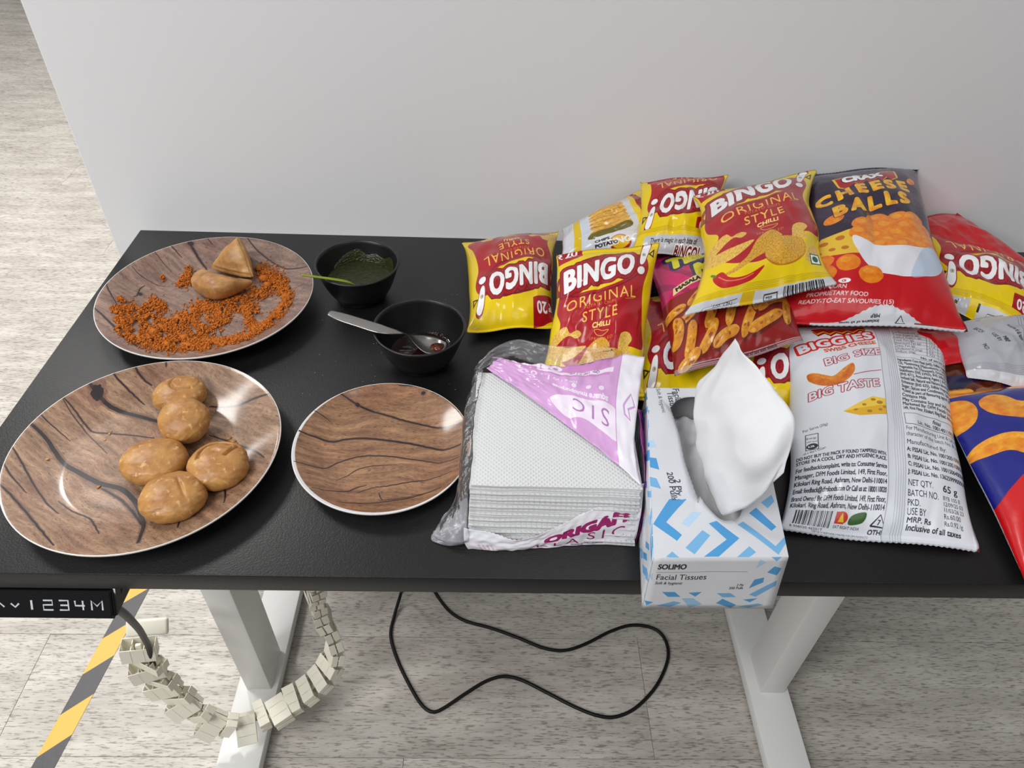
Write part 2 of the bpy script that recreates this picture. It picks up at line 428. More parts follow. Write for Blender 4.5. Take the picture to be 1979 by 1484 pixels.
    c.line([(1.3, -3), (1.8, -1.6), (5.2, -1.2)], .05, (70, 70, 80)); c.line([(1.7, -3), (2.1, -1.9), (5.2, -1.5)], .05, (70, 70, 80))
    c.text('NET WT.', 4.8, -1.35, .55, (60, 60, 70), .01, 0, math.pi); c.text('35.2 g', 4.9, -2.3, .55, (60, 60, 70), .01, 0, math.pi)
    c.rect(8.1, -1.95, 9.6, -1.2, (60, 60, 70)); c.rect(8.2, -1.85, 9.5, -1.3, (206, 208, 214)); c.text('P20', 8.35, -1.72, .45, (60, 60, 70), .02)
    c.barcode(10.2, -2.1, 4.4, 1.1, seed=4)
    # crimp at the top
    for k in range(5): c.rect(0, 22.4 + k * .12, 16, 22.44 + k * .12, (176, 146, 10), .8)
    _bingo.append(c.a.copy())
    return c
def art_bingo_magic():
    """The same packet seen upside down past its top crimp, with the slogan strip of the back panel."""
    c = art_bingo()
    c.rect(0, 20.4, 16, 24, YEL)
    for k in range(4): c.rect(0, 20.4 + k * .16, 16, 20.45 + k * .16, (176, 146, 10), .9)
    c.rect(.2, 21.4, 14.2, 24, (198, 200, 206))
    c.text('There is magic in each bite of', 12.9, 22.3, .82, (30, 26, 30), .02, .15, math.pi)
    for o, col in ((.1, WHT), (.03, (120, 30, 44))): c.text('BINGO!', 7.6, 23.6, 1.5, col, o, .2, math.pi, 1.05)
    return c
def art_bingo_info():
    """Upside down again: crimp, slogan end and the white information panel."""
    c = art_bingo()
    c.rect(0, 20.9, 16, 24, YEL)
    for k in range(5): c.rect(0, 20.9 + k * .16, 16, 20.95 + k * .16, (176, 146, 10), .9)
    c.rect(10.8, 21.8, 15.2, 24, (198, 200, 206)); c.text('bite of', 14.6, 22.6, .7, (30, 26, 30), .03, .15, math.pi)
    c.rect(0, 21.9, 9.2, 24, (206, 208, 214)); c.rect(8.9, 21.9, 9.3, 22.6, (30, 26, 30))
    c.line([(8.2, 24), (7.4, 22.5), (0, 22.5)], .06, (40, 40, 50)); c.rect(.2, 22.9, 5.4, 24, (150, 16, 30))
    c.text('MARKETED BY: ITC LIMITED', 4.6, 22.85, .36, (30, 30, 34), .02, 0, math.pi)
    return c
def puff(c, cx, cy, L, w, bend, rot, seed=1, cols=((222, 120, 24), (240, 168, 40))):
    t = np.linspace(-1, 1, 14); ax = t * L; ay = bend * (t ** 2 - .35) * L
    d = np.stack([np.gradient(ax), np.gradient(ay)], 1); n = np.stack([-d[:, 1], d[:, 0]], 1) / np.linalg.norm(d, axis=1)[:, None]
    ww = w * np.sqrt(np.clip(1.06 - np.abs(t) ** 4, 0, 1))
    ctr = np.stack([ax, ay], 1); q = np.vstack([ctr + n * ww[:, None], (ctr - n * ww[:, None])[::-1]])
    cs, sn = math.cos(rot), math.sin(rot); R_ = lambda p: np.stack([cx + cs * p[:, 0] - sn * p[:, 1], cy + sn * p[:, 0] + cs * p[:, 1]], 1)
    c.poly(R_(q), speckle(cols[0], cols[1], 1.2, seed, -.5, .5), smooth=4)
    q2 = np.vstack([ctr + n * ww[:, None] * .95, (ctr + n * ww[:, None] * .35)[::-1]])
    c.poly(R_(q2), speckle(cols[1], (250, 200, 80), 3, seed + 2), .5, smooth=4)
def cheese(c, x, y, s, rot=0.0):
    cs, sn = math.cos(rot), math.sin(rot); P = lambda a, b: (x + s * (cs * a - sn * b), y + s * (sn * a + cs * b))
    c.poly([P(0, .55), P(1.9, 1.75), P(2.9, 1.5), P(2.9, .55), P(1.0, .1)], (240, 202, 70))
    c.poly([P(0, .55), P(.95, .1), P(2.85, .25), P(2.95, 1.1), P(1.2, .75)], (226, 174, 40))
    for a, b, r in ((1.9, 1.45, .16), (1.3, 1.0, .14), (2.3, 1.2, .2), (.75, .6, .12), (1.6, .45, .17), (2.3, .6, .13), (2.6, .85, .12)):
        p = P(a, b); c.ell(p[0], p[1], r * s, r * .72 * s, (176, 126, 20), 1, rot)
def art_cheese_balls():
    c = Canvas(20, 33.6, 32, (38, 26, 52))
    for k in range(8):
        a = k / 8 * 2 * math.pi + .2; c.poly([(11, 15), (11 + 30 * math.cos(a), 15 + 30 * math.sin(a)), (11 + 30 * math.cos(a + .22), 15 + 30 * math.sin(a + .22))], (64, 32, 78), .6)
    # cheese, bowl, balls
    c.poly([(1.2, 9.2), (3.2, 13.2), (8.6, 14.6), (8.6, 9.0)], (232, 190, 50))
    for a, b, r in ((3.6, 12.0, .5), (5.4, 12.6, .55), (4.6, 10.6, .4), (6.1, 10.7, .45), (3.0, 10.2, .5)): c.ell(a, b, r, r * .8, (190, 110, 20))
    c.poly([(-1, -1), (21, -1), (21, 10.6), (14, 9.8), (6, 9.4), (-1, 8.8)], (196, 14, 26), smooth=6)
    r = random.Random(5)
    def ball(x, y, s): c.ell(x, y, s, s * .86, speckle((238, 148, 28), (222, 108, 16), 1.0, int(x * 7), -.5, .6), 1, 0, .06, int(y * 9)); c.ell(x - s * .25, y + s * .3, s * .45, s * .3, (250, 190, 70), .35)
    for y, xs in ((16.6, (10.5, 13.6, 15.6)), (15.2, (8.6, 11.6, 14.4, 16.8)), (13.4, (8.0, 10.6, 13.4, 16.0, 17.8)), (12.0, (9.6, 12.2, 15.0, 17.4)), (11.2, (11, 13.8, 16.6))):
        for x in xs: ball(x + r.uniform(-.2, .2), y + r.uniform(-.2, .2), 1.75 if y > 15 else 1.6)
    c.poly([(7.0, 12.9), (7.6, 10.0), (9.4, 7.4), (12.0, 6.5), (16.2, 6.7), (18.6, 8.4), (19.4, 11.6), (15, 11.2), (10, 11.4)], (228, 228, 236), smooth=5)
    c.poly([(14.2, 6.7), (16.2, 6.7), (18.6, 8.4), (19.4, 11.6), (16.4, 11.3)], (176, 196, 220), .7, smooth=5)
    for x, y, s in ((3.6, 8.6, 1.3), (4.0, 6.6, 1.4), (6.6, 8.0, 1.45), (9.4, 6.4, 1.5)): ball(x, y, s)
    for x, y, s, ro in ((4.4, 17.0, 1.4, .5), (1.4, 14.5, 1.2, 1.0), (17.3, 26.6, 1.0, .9)): c.ell(x, y, s, s * .72, speckle((238, 148, 28), (212, 100, 16), 1, 4), 1, ro)
    # logo plate
    z = [(4.4, 27.6), (15.0, 29.6), (15.0, 27.0), (13.8, 26.0), (13.2, 26.9), (12.2, 25.7), (11.4, 26.5), (10.4, 25.3), (9.6, 26.2), (8.5, 24.9), (7.6, 25.6), (6.4, 24.4), (5.2, 25.0)]
    m = np.mean(z, 0); c.poly(z, (240, 190, 30)); c.poly([m + (np.array(q) - m) * .93 for q in z], (170, 26, 34))
    for o, col in ((.12, (30, 20, 30)), (.06, WHT)): c.text('CRAX', 6.0, 26.1, 2.3, col, o, .1, .17, 1.05)
    # bubble letters
    def bub(tx, x, y, sz, rot, warp=None):
        for o, col in ((.085, (30, 18, 30)), (.055, speckle((246, 190, 40), (226, 140, 20), .8, 3))): c.text(tx, x, y, sz, col, o, 0, rot, 1.42, sx=14.6 / (text_tris(tx, 0, 0, 1.42)[0][:, 0].max() * sz) * (1 if len(tx) > 5 else .8), warp=warp)
    up = lambda v: v + np.stack([np.zeros(len(v)), -.012 * (v[:, 0] - 9) ** 2 + .9], 1)
    bub('CHEESE', 2.0, 20.7, 3.4, .17, up)
    bub('BALLS', 4.4, 17.6, 3.4, .17, up)
    c.ell(6.4, 5.3, .7, .35, WHT); c.text('CE', 6.1, 5.15, .4, (160, 16, 30), .02)
    for i, (tx, xx) in enumerate((('CAM-CORN', 2.9), ('PROPRIETARY FOOD', 2.6), ('READY-TO-EAT SAVOURIES (15)', 2.0))): c.text(tx, xx, 4.3 - i * .85, .72, (236, 214, 214), .025)
    # bottom seal turned up: white zigzag inner side with inverted print
    zz = [(4.0, 0)] + [(4 + k * .3, (.4 + 2.2 * math.exp(-((4 + k * .3 - 11.3) / 3.2) ** 2)) * (1 if k % 2 else .93)) for k in range(54)] + [(20, 0)]
    c.poly(zz, (206, 208, 214))
    c.text('Inclusive of all taxes', 11.0, .95, .5, (50, 50, 60), .02, .1, math.pi + .06); c.text('MRP', 11.0, 1.5, .5, (50, 50, 60), .02, .1, math.pi + .06)
    c.line([(12.6, .5), (13.6, .5), (13.1, 1.3)], .14, (60, 60, 70), closed=True); c.rect(14.6, .5, 16.6, .75, (120, 40, 40))
    return c
def art_biggies_back():
    c = Canvas(19, 33.4, 38, (224, 228, 235))
    K = (40, 42, 56); OR = (196, 84, 30); MR = (170, 30, 46)
    z = [(3.2, 30), (3.6, 28.6), (4.4, 29.2), (4.9, 28.3), (5.6, 29.0), (6.2, 28.4), (6.9, 29.1), (7.4, 28.5), (8.1, 29.2), (8.6, 28.8), (8.8, 30)]
    c.poly(z, (150, 16, 24)); c.poly([(a, b + .45) for a, b in z], (240, 190, 30)); c.poly([(a, b + .75) for a, b in z], (180, 24, 30))
    sl = lambda v: v + np.stack([np.zeros(len(v)), .10 * v[:, 0]], 1)
    for o, col in ((.14, (206, 40, 34)), (.04, (220, 223, 230))): c.text('BIGGIES', 1.1, 25.5, 2.15, col, o, .05, .12, 1.12, warp=sl)
    c.text('SWISS CHEESE', 3.6, 24.75, .95, OR, .03, .1, .22, 1.0)
    for o, col in ((.06, MR), (.015, (220, 223, 230))): c.text('BIG SIZE', 3.3, 22.2, 1.75, col, o, .2, .26, 1.08, sx=.98)
    puff(c, 4.0, 20.2, 2.3, .8, .95, .1, 3, ((196, 92, 20), (226, 136, 40)))
    c.line([(6.2, 20.0), (8.2, 20.8), (9.6, 21.2)], .1, MR, smooth=5)
    for o, col in ((.06, MR), (.015, (220, 223, 230))): c.text('BIG TASTE', 1.5, 16.9, 1.75, col, o, .2, .2, 1.04, sx=.93)
    cheese(c, 5.0, 13.6, 1.75, .02)
    c.text('Per Serve (20g)', 1.0, 12.5, .5, K, .012, 0, .2, 1, sx=.8); c.rect(1.2, 9.9, 2.5, 12.1, K); c.rect(1.28, 9.98, 2.42, 12.02, (224, 228, 235)); c.ell(1.85, 10.4, .56, .42, K)
    c.text('Energy', 1.32, 11.45, .36, K, .015); c.text('107 kcal', 1.32, 10.98, .32, K, .01); c.text('5.3%', 1.45, 10.3, .33, WHT, .02); c.text('of a day\'s GDA*', 1.0, 9.4, .42, K, .012, 0, .15, sx=.8)
    tx = [('DO NOT BUY THE PACK IF FOUND TAMPERED WITH.', 8.75, .62, .012), ('STORE IN A COOL, DRY AND HYGIENIC PLACE.', 8.15, .62, .012),
          ('For feedback/complaint, write to: Consumer Service', 7.15, .8, .01), ('Manager, DFM Foods Limited, 149, First Floor,', 6.25, .8, .01), ('Kilokari Ring Road, Ashram, New Delhi-110014', 5.35, .8, .01),
          ('Email: feedback@dfmfoods.com Or Call us at: 1800110020', 4.45, .8, .01), ('Brand Owned By: DFM Foods Limited, 149, First Floor,', 3.5, .8, .02), ('Kilokari, Ring Road, Ashram, New Delhi-110014', 2.75, .75, .01)]
    for t, y, s_, o in tx:
        w = text_tris(t, 0, 0, 1)[0][:, 0].max() * s_; c.text(t, .35, y, s_, K, o, 0, 0, 1, sx=min(1, 9.2 / w))
    c.barcode(1.0, .95, 3.6, 1.5, K, 11); c.text('8 908020 462017', .8, .55, .42, K, .01, sx=1.1)
    c.ell(5.6, 1.9, .62, .55, (206, 60, 40)); c.rect(5.0, 1.35, 5.9, 2.4, (206, 60, 40)); c.poly([(5.3, 1.5), (5.6, 2.35), (5.9, 1.5)], (240, 200, 40)); c.poly([(6.4, 1.4), (6.6, 2.2), (7.9, 2.5), (7.7, 1.6)], (52, 96, 40), smooth=5)
    c.text('EAT RIGHT INDIA', 5.0, 1.0, .32, K, .01); c.line([(8.5, 1.4), (9.9, 1.3), (9.3, 2.35)], .14, K, closed=True); c.text('7', 9.1, 1.5, .6, K, .02); c.text('OTHER', 8.4, .75, .52, K, .02, sx=1.1)
    c.text('DISPOSE OF RESPONSIBLY PRINTED FOR DFM FOODS LTD', 3.0, .28, .3, K, .01, sx=.7)
    # back seam
    c.rect(9.7, 0, 11.5, 34, (212, 216, 224))
    for x_, w_ in ((9.7, .05), (10.5, .03), (10.75, .03), (11.0, .03), (11.25, .03), (11.5, .04)): c.rect(x_, 0, x_ + w_, 34, (120, 124, 140))
    # right column
    xr = 11.8
    for i, t in enumerate(('Carbohydrate (g)', 'Total Sugars (g)', 'Added Sugars (g)', 'Total Fat (g)', 'Saturated Fat (g)', 'Trans Fat (g)', 'Cholesterol (mg)', 'Sodium (mg)')):
        y = 29.3 - i * .62; c.text(t, xr, y, .58, K, .01, sx=.85); c.line([(xr - .1, y - .12), (19, y - .12)], .04, K); c.text(('61.2', '4.4', '2.1', '24.9', '11.2', '0.1', '0.0', '723')[i], 16.1, y, .55, K, .01); c.text('12', 17.8, y, .5, K, .01)
    for x_ in (15.8, 17.4, 18.4): c.rect(x_, 24.85, x_ + .05, 30, K)
    c.rect(xr - .1, 23.9, 19, 23.95, K); c.text('No. of serve in pack 3.25', 14.9, 24.1, .6, K, .015)
    body = ['Ingredients: Corn Meal (64%), Edible Vegetable', 'Oil, *Seasoning [Maltodextrin, Curd Powder', 'Vegetable Fat (Vanaspati), Dried Glucose', 'Stabilizers (INS 339(ii), INS 340(ii), INS', '(INS 471), Anticaking Agent ( INS 551), Iodi', 'Iodized Salt, Natural and Nature Identical Flavour',
            'Enhancer (INS 635), Edible Vegetable Oil', 'Sugar, Spices and Condiments, Spice Extract', '*Used as part of flavouring agent (does not)', 'Contains Milk', 'May Contains Soy and Wheat', 'Marketed By: DFM Foods Limited', '149, First Floor, Kilokari, Ring Road, Ashram, New']
    for i, t in enumerate(body): c.text(t, xr, 23.2 - i * .66, .66, K, .012, sx=.58 if len(t) > 45 else .68 if len(t) > 34 else .82)
    c.rect(xr, 13.0, 18.6, 14.7, K); c.rect(xr + .06, 13.06, 18.54, 14.64, (224, 228, 235)); c.text('fssai', 15.4, 13.95, .7, K, .02, .2); c.text('Lic. No. 10014011002091', 13.3, 13.25, .68, K, .015, sx=.86)
    c.text('For Manufacturing Unit & Lic. No. read', xr, 12.25, .72, K, .008, sx=.74); c.text('character of the batch No. & see below', xr, 11.5, .72, K, .008, sx=.74)
    c.text('Manufactured By:', xr, 10.5, .78, K, .008, sx=.9)
    for i, t in enumerate(('A: FSSAI Lic. No. 10012051000238', 'B: FSSAI Lic. No. 10012051000334', 'C: FSSAI Lic. No. 10015064000622', 'J: FSSAI Lic. No. 13625999000098')): c.text(t, xr, 9.6 - i * .92, .72, K, .025, sx=.72)
    for t, y in (('NET QTY.', 5.55), ('BATCH NO.', 4.45), ('PKD.', 3.45), ('USE BY', 2.55)): c.text(t, xr, y, 1.0, K, .006, sx=.62)
    c.text('MRP. Rs', xr, 1.85, .72, K, .02, .1); c.text('Inclusive of all taxes', xr, 1.2, .72, K, .022, .1, -.02, sx=.95)
    c.text('65 g', 15.6, 5.4, 1.05, K, .015)
    for t, y, s_ in (('BYB 105 B', 4.55, .6), ('12/09/25 03', 3.95, .62), ('11/03/26 23', 3.35, .62), ('Rs.60.00', 2.65, .7), ('Rs.0.92 /g', 1.95, .66)): c.text(t, 15.6, y, s_, K, .005, sx=.78)
    for k in range(5): c.rect(0, .02 + k * .1, 19, .045 + k * .1, (196, 200, 210))
    return c
def art_biggies_front():
    c = Canvas(19, 30, 30, (22, 30, 128))
    c.poly([(-1, -1), (20, -1), (20, 22), (12, 19.6), (5.5, 15.6), (-1, 9.6)], (206, 16, 22), smooth=5)
    puff(c, 2.8, 29.0, 3.4, .9, -.1, -.05, 2); puff(c, 10.0, 28.6, 3.6, 1.3, -.2, .1, 3)
    puff(c, .4, 25.0, 2.4, 1.5, .3, 1.3, 4); puff(c, 5.0, 24.0, 2.9, 1.5, .55, -.95, 5); puff(c, 3.0, 17.9, 3.0, 1.25, -.55, -.5, 6)
    puff(c, 15.2, 24.6, 3.0, 1.5, .4, .6, 7)
    cheese(c, 9.6, 21.4, 2.0, .15)
    for o, col in ((.2, (206, 30, 30)), (.14, WHT), (.08, (206, 30, 30)), (.04, WHT)): c.text('BIGGIES', 6.6, 12.6, 3.2, col, o, 0, .42, 1.1)
    c.text('SWISS CHEESE', 9.4, 11.0, 1.1, (250, 220, 60), .03, 0, .42)
    return c
def art_dark_front():
    c = Canvas(19, 30, 24, (26, 22, 62))
    c.poly([(-1, -1), (20, -1), (20, 8), (10, 6), (-1, 7)], (196, 14, 26), smooth=5)
    for k, (x, y, s) in enumerate(((4, 24, 3.6), (12, 26, 3.2), (9, 17, 4.0), (16, 18, 3), (3, 14, 3))): c.ell(x, y, s, s * .8, speckle((92, 40, 20), (70, 26, 14), .8, k)); c.ell(x - .6, y + .8, s * .4, s * .2, (190, 130, 60), .5, .3, .4)
    return c
def art_tedhe():
    c = Canvas(19, 22, 34, (206, 26, 104))
    for k in range(9):
        a = 1.2 + k * .22; c.poly([(10, 4), (10 + 30 * math.cos(a), 4 + 30 * math.sin(a)), (10 + 30 * math.cos(a + .07), 4 + 30 * math.sin(a + .07))], (150, 14, 84), .75)
    c.rect(0, 20.2, 19, 22, (150, 20, 60)); c.text('BINGO!', 4.6, 20.5, .9, (230, 190, 150), .04, .1)
    for o, col in ((.2, (24, 40, 96)), (.08, (232, 224, 40))): c.text('TEDHE', 2.0, 16.6, 3.4, col, o, .2, .12, 1.08)
    for o, col in ((.2, (24, 40, 96)), (.08, (232, 224, 40))): c.text('MEDHE', 5.0, 13.2, 3.4, col, o, .2, .12, 1.08)
    c.poly([(-1, -1), (20, -1), (20, 11.0), (12, 11.8), (5, 10.8), (-1, 10.0)], (140, 26, 24), smooth=5)
    c.poly([(1.4, 11.3), (6.6, 12.0), (6.8, 13.2), (1.6, 12.5)], (236, 214, 150)); c.text('MASALA', 1.9, 11.65, .95, (40, 20, 10), .04, 0, .12)
    r = random.Random(8)
    st = [(1.2, 8.6, .2, 1.6), (3.0, 7.2, .5, 2.4), (6.2, 6.6, 1.1, 2.8), (9.0, 6.2, 1.2, 2.8), (11.4, 4.2, 1.0, 2.6), (12.6, 7.4, 1.5, 2.6), (15.4, 6.2, .4, 3.0), (16.4, 8.4, .9, 2.0), (13.8, 3.4, .35, 3.0), (2.6, 3.6, 1.3, 2.4), (5.2, 3.2, .9, 2.2), (17.4, 4.8, 1.4, 2.2), (1.0, 5.4, 1.4, 2.2), (10.2, 8.6, .8, 2.0), (4.4, 9.4, .6, 1.6), (7.6, 2.6, .3, 2.0), (17.8, 9.6, .7, 1.6), (2.2, 1.2, .5, 1.8)]
    for i, (x, y, a, L) in enumerate(st):
        b_ = r.uniform(-.25, .25)
        puff(c, x + .1, y - .25, L * 1.04, .82, b_, a, i, ((96, 24, 12), (116, 32, 14)))
        puff(c, x, y, L, .68, b_, a, i, ((196, 118, 30), (226, 158, 54)))
        for q_ in range(7):
            t_ = r.uniform(-.85, .85) * L; w_ = r.uniform(-.4, .4); cs, sn = math.cos(a), math.sin(a); bb = b_ * ((t_ / L) ** 2 - .35) * L + w_
            c.ell(x + cs * t_ - sn * bb, y + sn * t_ + cs * bb, r.uniform(.15, .4), r.uniform(.1, .22), r.choice([(150, 70, 18), (120, 50, 14), (240, 190, 90), (244, 200, 110)]), .6, a + r.uniform(-.6, .6), .4, q_)
    c.poly([(4.0, 9.6), (5.0, 10.0), (7.0, 10.6), (9.0, 10.3), (7.0, 9.4)], (196, 20, 24), smooth=5); c.poly([(4.6, 10.2), (5.6, 11.2), (7.4, 10.8), (6, 10.2)], (60, 140, 50), smooth=5)
    c.text('Serving suggestion', 8.2, 9.3, .5, (236, 214, 190), .02, .2, .2)
    for k in range(5): c.rect(0, k * .16, 19, k * .16 + .08, (176, 178, 186))
    c.text('Best before all see side details', 8.4, .3, .55, (60, 60, 70), .02)
    return c
def art_chips_back():
    c = Canvas(16, 18, 36, (214, 216, 222))
    for i in range(14): c.text('Ingredients Potato Edible Oil', .1, 17.2 - i * .5, .42, (120, 120, 130), .0, 0, 0, sx=.3)
    c.rect(1.9, 0, 3.0, 18, (226, 190, 20)); c.rect(3.0, 0, 4.2, 18, (206, 214, 226))
    for i in range(7):
        y = 6.5 + i * 1.35; c.poly([(4.5 + .05 * i, y), (7, y + 1.0), (10.2, y + .9), (10.5, y - .5), (7.4, y - 1.0), (4.8, y - .9)], speckle((234, 186, 84), (206, 146, 46), 1.4, i), smooth=5); c.line([(4.6, y - .3), (7.2, y - .1), (10.3, y - .1)], .12, (150, 96, 30), smooth=5)
    c.poly([(4.4, 4.2), (10.2, 5.0), (10.4, 6.6), (7.4, 6.0), (4.6, 6.2)], (110, 100, 30), smooth=5)
    c.poly([(4.6, .4), (9.6, .6), (10.6, 4.2), (5, 4.6)], (226, 228, 234)); c.ell(8.4, 2.4, 1.5, 1.5, (170, 30, 34)); c.ell(8.4, 2.6, 1.3, 1.2, (240, 190, 20)); c.text('BINGO', 6.6, 1.9, 1.5, WHT, .05, .2, .2)
    c.text('CHIPS', 4.9, 3.0, .8, (40, 40, 50), .03, 0, .1); c.text('POTATO', 4.9, 2.0, .8, (40, 40, 50), .03, 0, .1)
    c.rect(10.4, .9, 11.8, 2.3, (20, 90, 50)); c.rect(10.5, 1.0, 11.7, 2.2, WHT); c.ell(11.1, 1.6, .4, .4, (20, 90, 50))
    c.line([(5, 16.8), (8, 17.3), (11, 16.7)], .2, (150, 50, 40), smooth=5); c.text('Bingo! potato chips', 5.4, 16.0, .6, (90, 90, 100), .01, .2)
    c.poly([(11.6, 0), (12.8, 0), (13.0, 18), (12.0, 18)], (240, 205, 20)); c.poly([(12.8, 0), (16, 0), (16, 18), (13.0, 18)], (166, 16, 28)); c.poly([(13.6, 18), (16, 18), (16, 13), (14.4, 14)], YEL)
    c.line([(14.0, 4), (14.6, 6), (14.2, 8)], .15, (220, 160, 40), smooth=5)
    return c
def art_silver_back():
    c = Canvas(19, 20, 30, (176, 178, 186))
    K = (50, 52, 64)
    c.rect(12.4, 0, 19, 20, (22, 30, 128)); puff(c, 16.4, 16.0, 2.4, 1.2, .2, 1.4, 4); puff(c, 17.4, 8.0, 2.4, 1.3, .3, 1.0, 5); c.text('serving suggestion', 13.4, 13.0, .5, (170, 180, 220), .01, 0, 1.2)
    for k in range(6): c.rect(9.8 + k * .42, 3, 9.86 + k * .42, 20, (90, 92, 104))
    c.text('Inclusive of all taxes', 7.6, 14.6, .8, K, .03, 0, -1.2, sx=.8); c.text('BATCH', 2.4, 15, .8, K, .03, 0, -1.3); c.text('MRP', 6.2, 10.6, .9, K, .03, 0, -1.25); c.text('USE BY', 4.6, 12, .9, K, .02, 0, -1.25); c.text('PKD.', 2.8, 9, .9, K, .02, 0, -1.25)
    for k in range(6): c.rect(0, 2.2 + k * .3, 19, 2.26 + k * .3, (130, 132, 144))
    c.rect(0, 0, 19, 2.1, (206, 208, 214)); c.line([(13.2, .4), (14.8, .4), (14, 1.7)], .2, K, closed=True); c.text('OTHER', 15.2, 1.8, .6, K, .03, 0, -1.2)
    return c
def art_red_back():
    c = Canvas(19, 26, 16, (196, 18, 28))
    c.rect(0, 0, 19, .7, (206, 208, 214))
    return c

# ------------------------------------------------------------------ room: floor of vinyl planks, wall
def floor_material():
    m, nt, b = new_mat('grey_wood_vinyl')
    tc = N(nt, 'ShaderNodeTexCoord'); oi = N(nt, 'ShaderNodeObjectInfo'); geo = N(nt, 'ShaderNodeNewGeometry')
    add = N(nt, 'ShaderNodeVectorMath', operation='ADD'); sc = N(nt, 'ShaderNodeVectorMath', operation='SCALE')
    comb = N(nt, 'ShaderNodeCombineXYZ')
    for i in range(3): nt.links.new(oi.outputs['Random'], comb.inputs[i])
    sc.inputs['Scale'].default_value = 7.0; nt.links.new(comb.outputs[0], sc.inputs[0])
    nt.links.new(geo.outputs['Position'], add.inputs[0]); nt.links.new(sc.outputs[0], add.inputs[1])
    def stretched(sx, sy, detail, rough=0.6, dist=0.0):
        mp = N(nt, 'ShaderNodeMapping'); mp.inputs['Scale'].default_value = (sx, sy, 1)
        n = N(nt, 'ShaderNodeTexNoise'); n.inputs['Scale'].default_value = 1; n.inputs['Detail'].default_value = detail; n.inputs['Roughness'].default_value = rough
        n.inputs['Distortion'].default_value = dist
        nt.links.new(add.outputs[0], mp.inputs['Vector']); nt.links.new(mp.outputs[0], n.inputs['Vector'])
        return n
    big = stretched(5, 22, 4); fine = stretched(60, 420, 3, .55); mid = stretched(14, 120, 4)
    r1 = N(nt, 'ShaderNodeValToRGB')
    r1.color_ramp.elements[0].position = .3; r1.color_ramp.elements[0].color = srgb((172, 166, 158))
    r1.color_ramp.elements[1].position = .7; r1.color_ramp.elements[1].color = srgb((204, 199, 191))
    nt.links.new(big.outputs['Fac'], r1.inputs['Fac'])
    r2 = N(nt, 'ShaderNodeValToRGB'); r2.color_ramp.elements[0].position = .36; r2.color_ramp.elements[0].color = (.34, .32, .3, 1)
    r2.color_ramp.elements[1].position = .47; r2.color_ramp.elements[1].color = (1, 1, 1, 1)
    nt.links.new(fine.outputs['Fac'], r2.inputs['Fac'])
    r3 = N(nt, 'ShaderNodeValToRGB'); r3.color_ramp.elements[0].position = .3; r3.color_ramp.elements[0].color = (.8, .79, .78, 1); r3.color_ramp.elements[1].position = .6
    nt.links.new(mid.outputs['Fac'], r3.inputs['Fac'])
    m1 = N(nt, 'ShaderNodeMix', data_type='RGBA'); m1.blend_type = 'MULTIPLY'; m1.inputs['Factor'].default_value = .75
    nt.links.new(r1.outputs[0], m1.inputs[6]); nt.links.new(r2.outputs[0], m1.inputs[7])
    m2 = N(nt, 'ShaderNodeMix', data_type='RGBA'); m2.blend_type = 'MULTIPLY'; m2.inputs['Factor'].default_value = .8
    nt.links.new(m1.outputs[2], m2.inputs[6]); nt.links.new(r3.outputs[0], m2.inputs[7])
    nt.links.new(m2.outputs[2], b.inputs['Base Color'])
    b.inputs['Roughness'].default_value = .5; b.inputs['Specular IOR Level'].default_value = .35
    bp = N(nt, 'ShaderNodeBump'); bp.inputs['Strength'].default_value = .25; bp.inputs['Distance'].default_value = .001
    nt.links.new(fine.outputs['Fac'], bp.inputs['Height']); nt.links.new(bp.outputs[0], b.inputs['Normal'])
    return m
M_FLOOR = floor_material()
M_GROUT = plain('plank_gap', (120, 116, 110), .8)
bm = bmesh.new(); bm_box(bm, (-7, -2.2, -.06), (4.5, 8, -.002))
floor = from_bm('floor', bm, M_GROUT, smooth=False); tag(floor, 'pale grey wood-look vinyl plank floor', None, None, 'structure')
PL, PW = 1.131, 0.222
bm = bmesh.new(); bm_box(bm, (-PL / 2 + .0003, -PW / 2 + .0003, -.004), (PL / 2 - .0003, PW / 2 - .0003, 0), .0004, 1)
vs = [tuple(v.co) for v in bm.verts]; bm.verts.index_update(); fs = [[v.index for v in f.verts] for f in bm.faces]; bm.free()
plank_me = bpy.data.meshes.new('plank'); plank_me.from_pydata(vs, [], fs); plank_me.materials.append(M_FLOOR); plank_me.update()
seams = [-.297, .063, -.62, .40]
for row in range(-5, 30):
    y = .11 + row * PW + PW / 2
    for k in range(-6, 4):
        x = seams[row % 4] + k * PL + PL / 2
        vis = False
        for a in np.linspace(-.5, .5, 9):
            for b_ in (-.5, 0, .5):
                X, Y = x + a * PL, y + b_ * PW
                u, v, d = proj((X, Y, 0))
                if -.75 < Y < .75 and -1.3 < X < 2.9: vis = True
                if d > 0 and -40 < u < IW + 40 and -40 < v < IH + 40:
                    if Y < .75 or X < -.05 - .42 * (Y - .62) * 0: vis = True
        if Y > .8 and x - PL / 2 > -.2: vis = False
        if vis:
            o = bpy.data.objects.new('plank', plank_me); COL.objects.link(o); o.parent = floor; o.location = (x, y, 0)

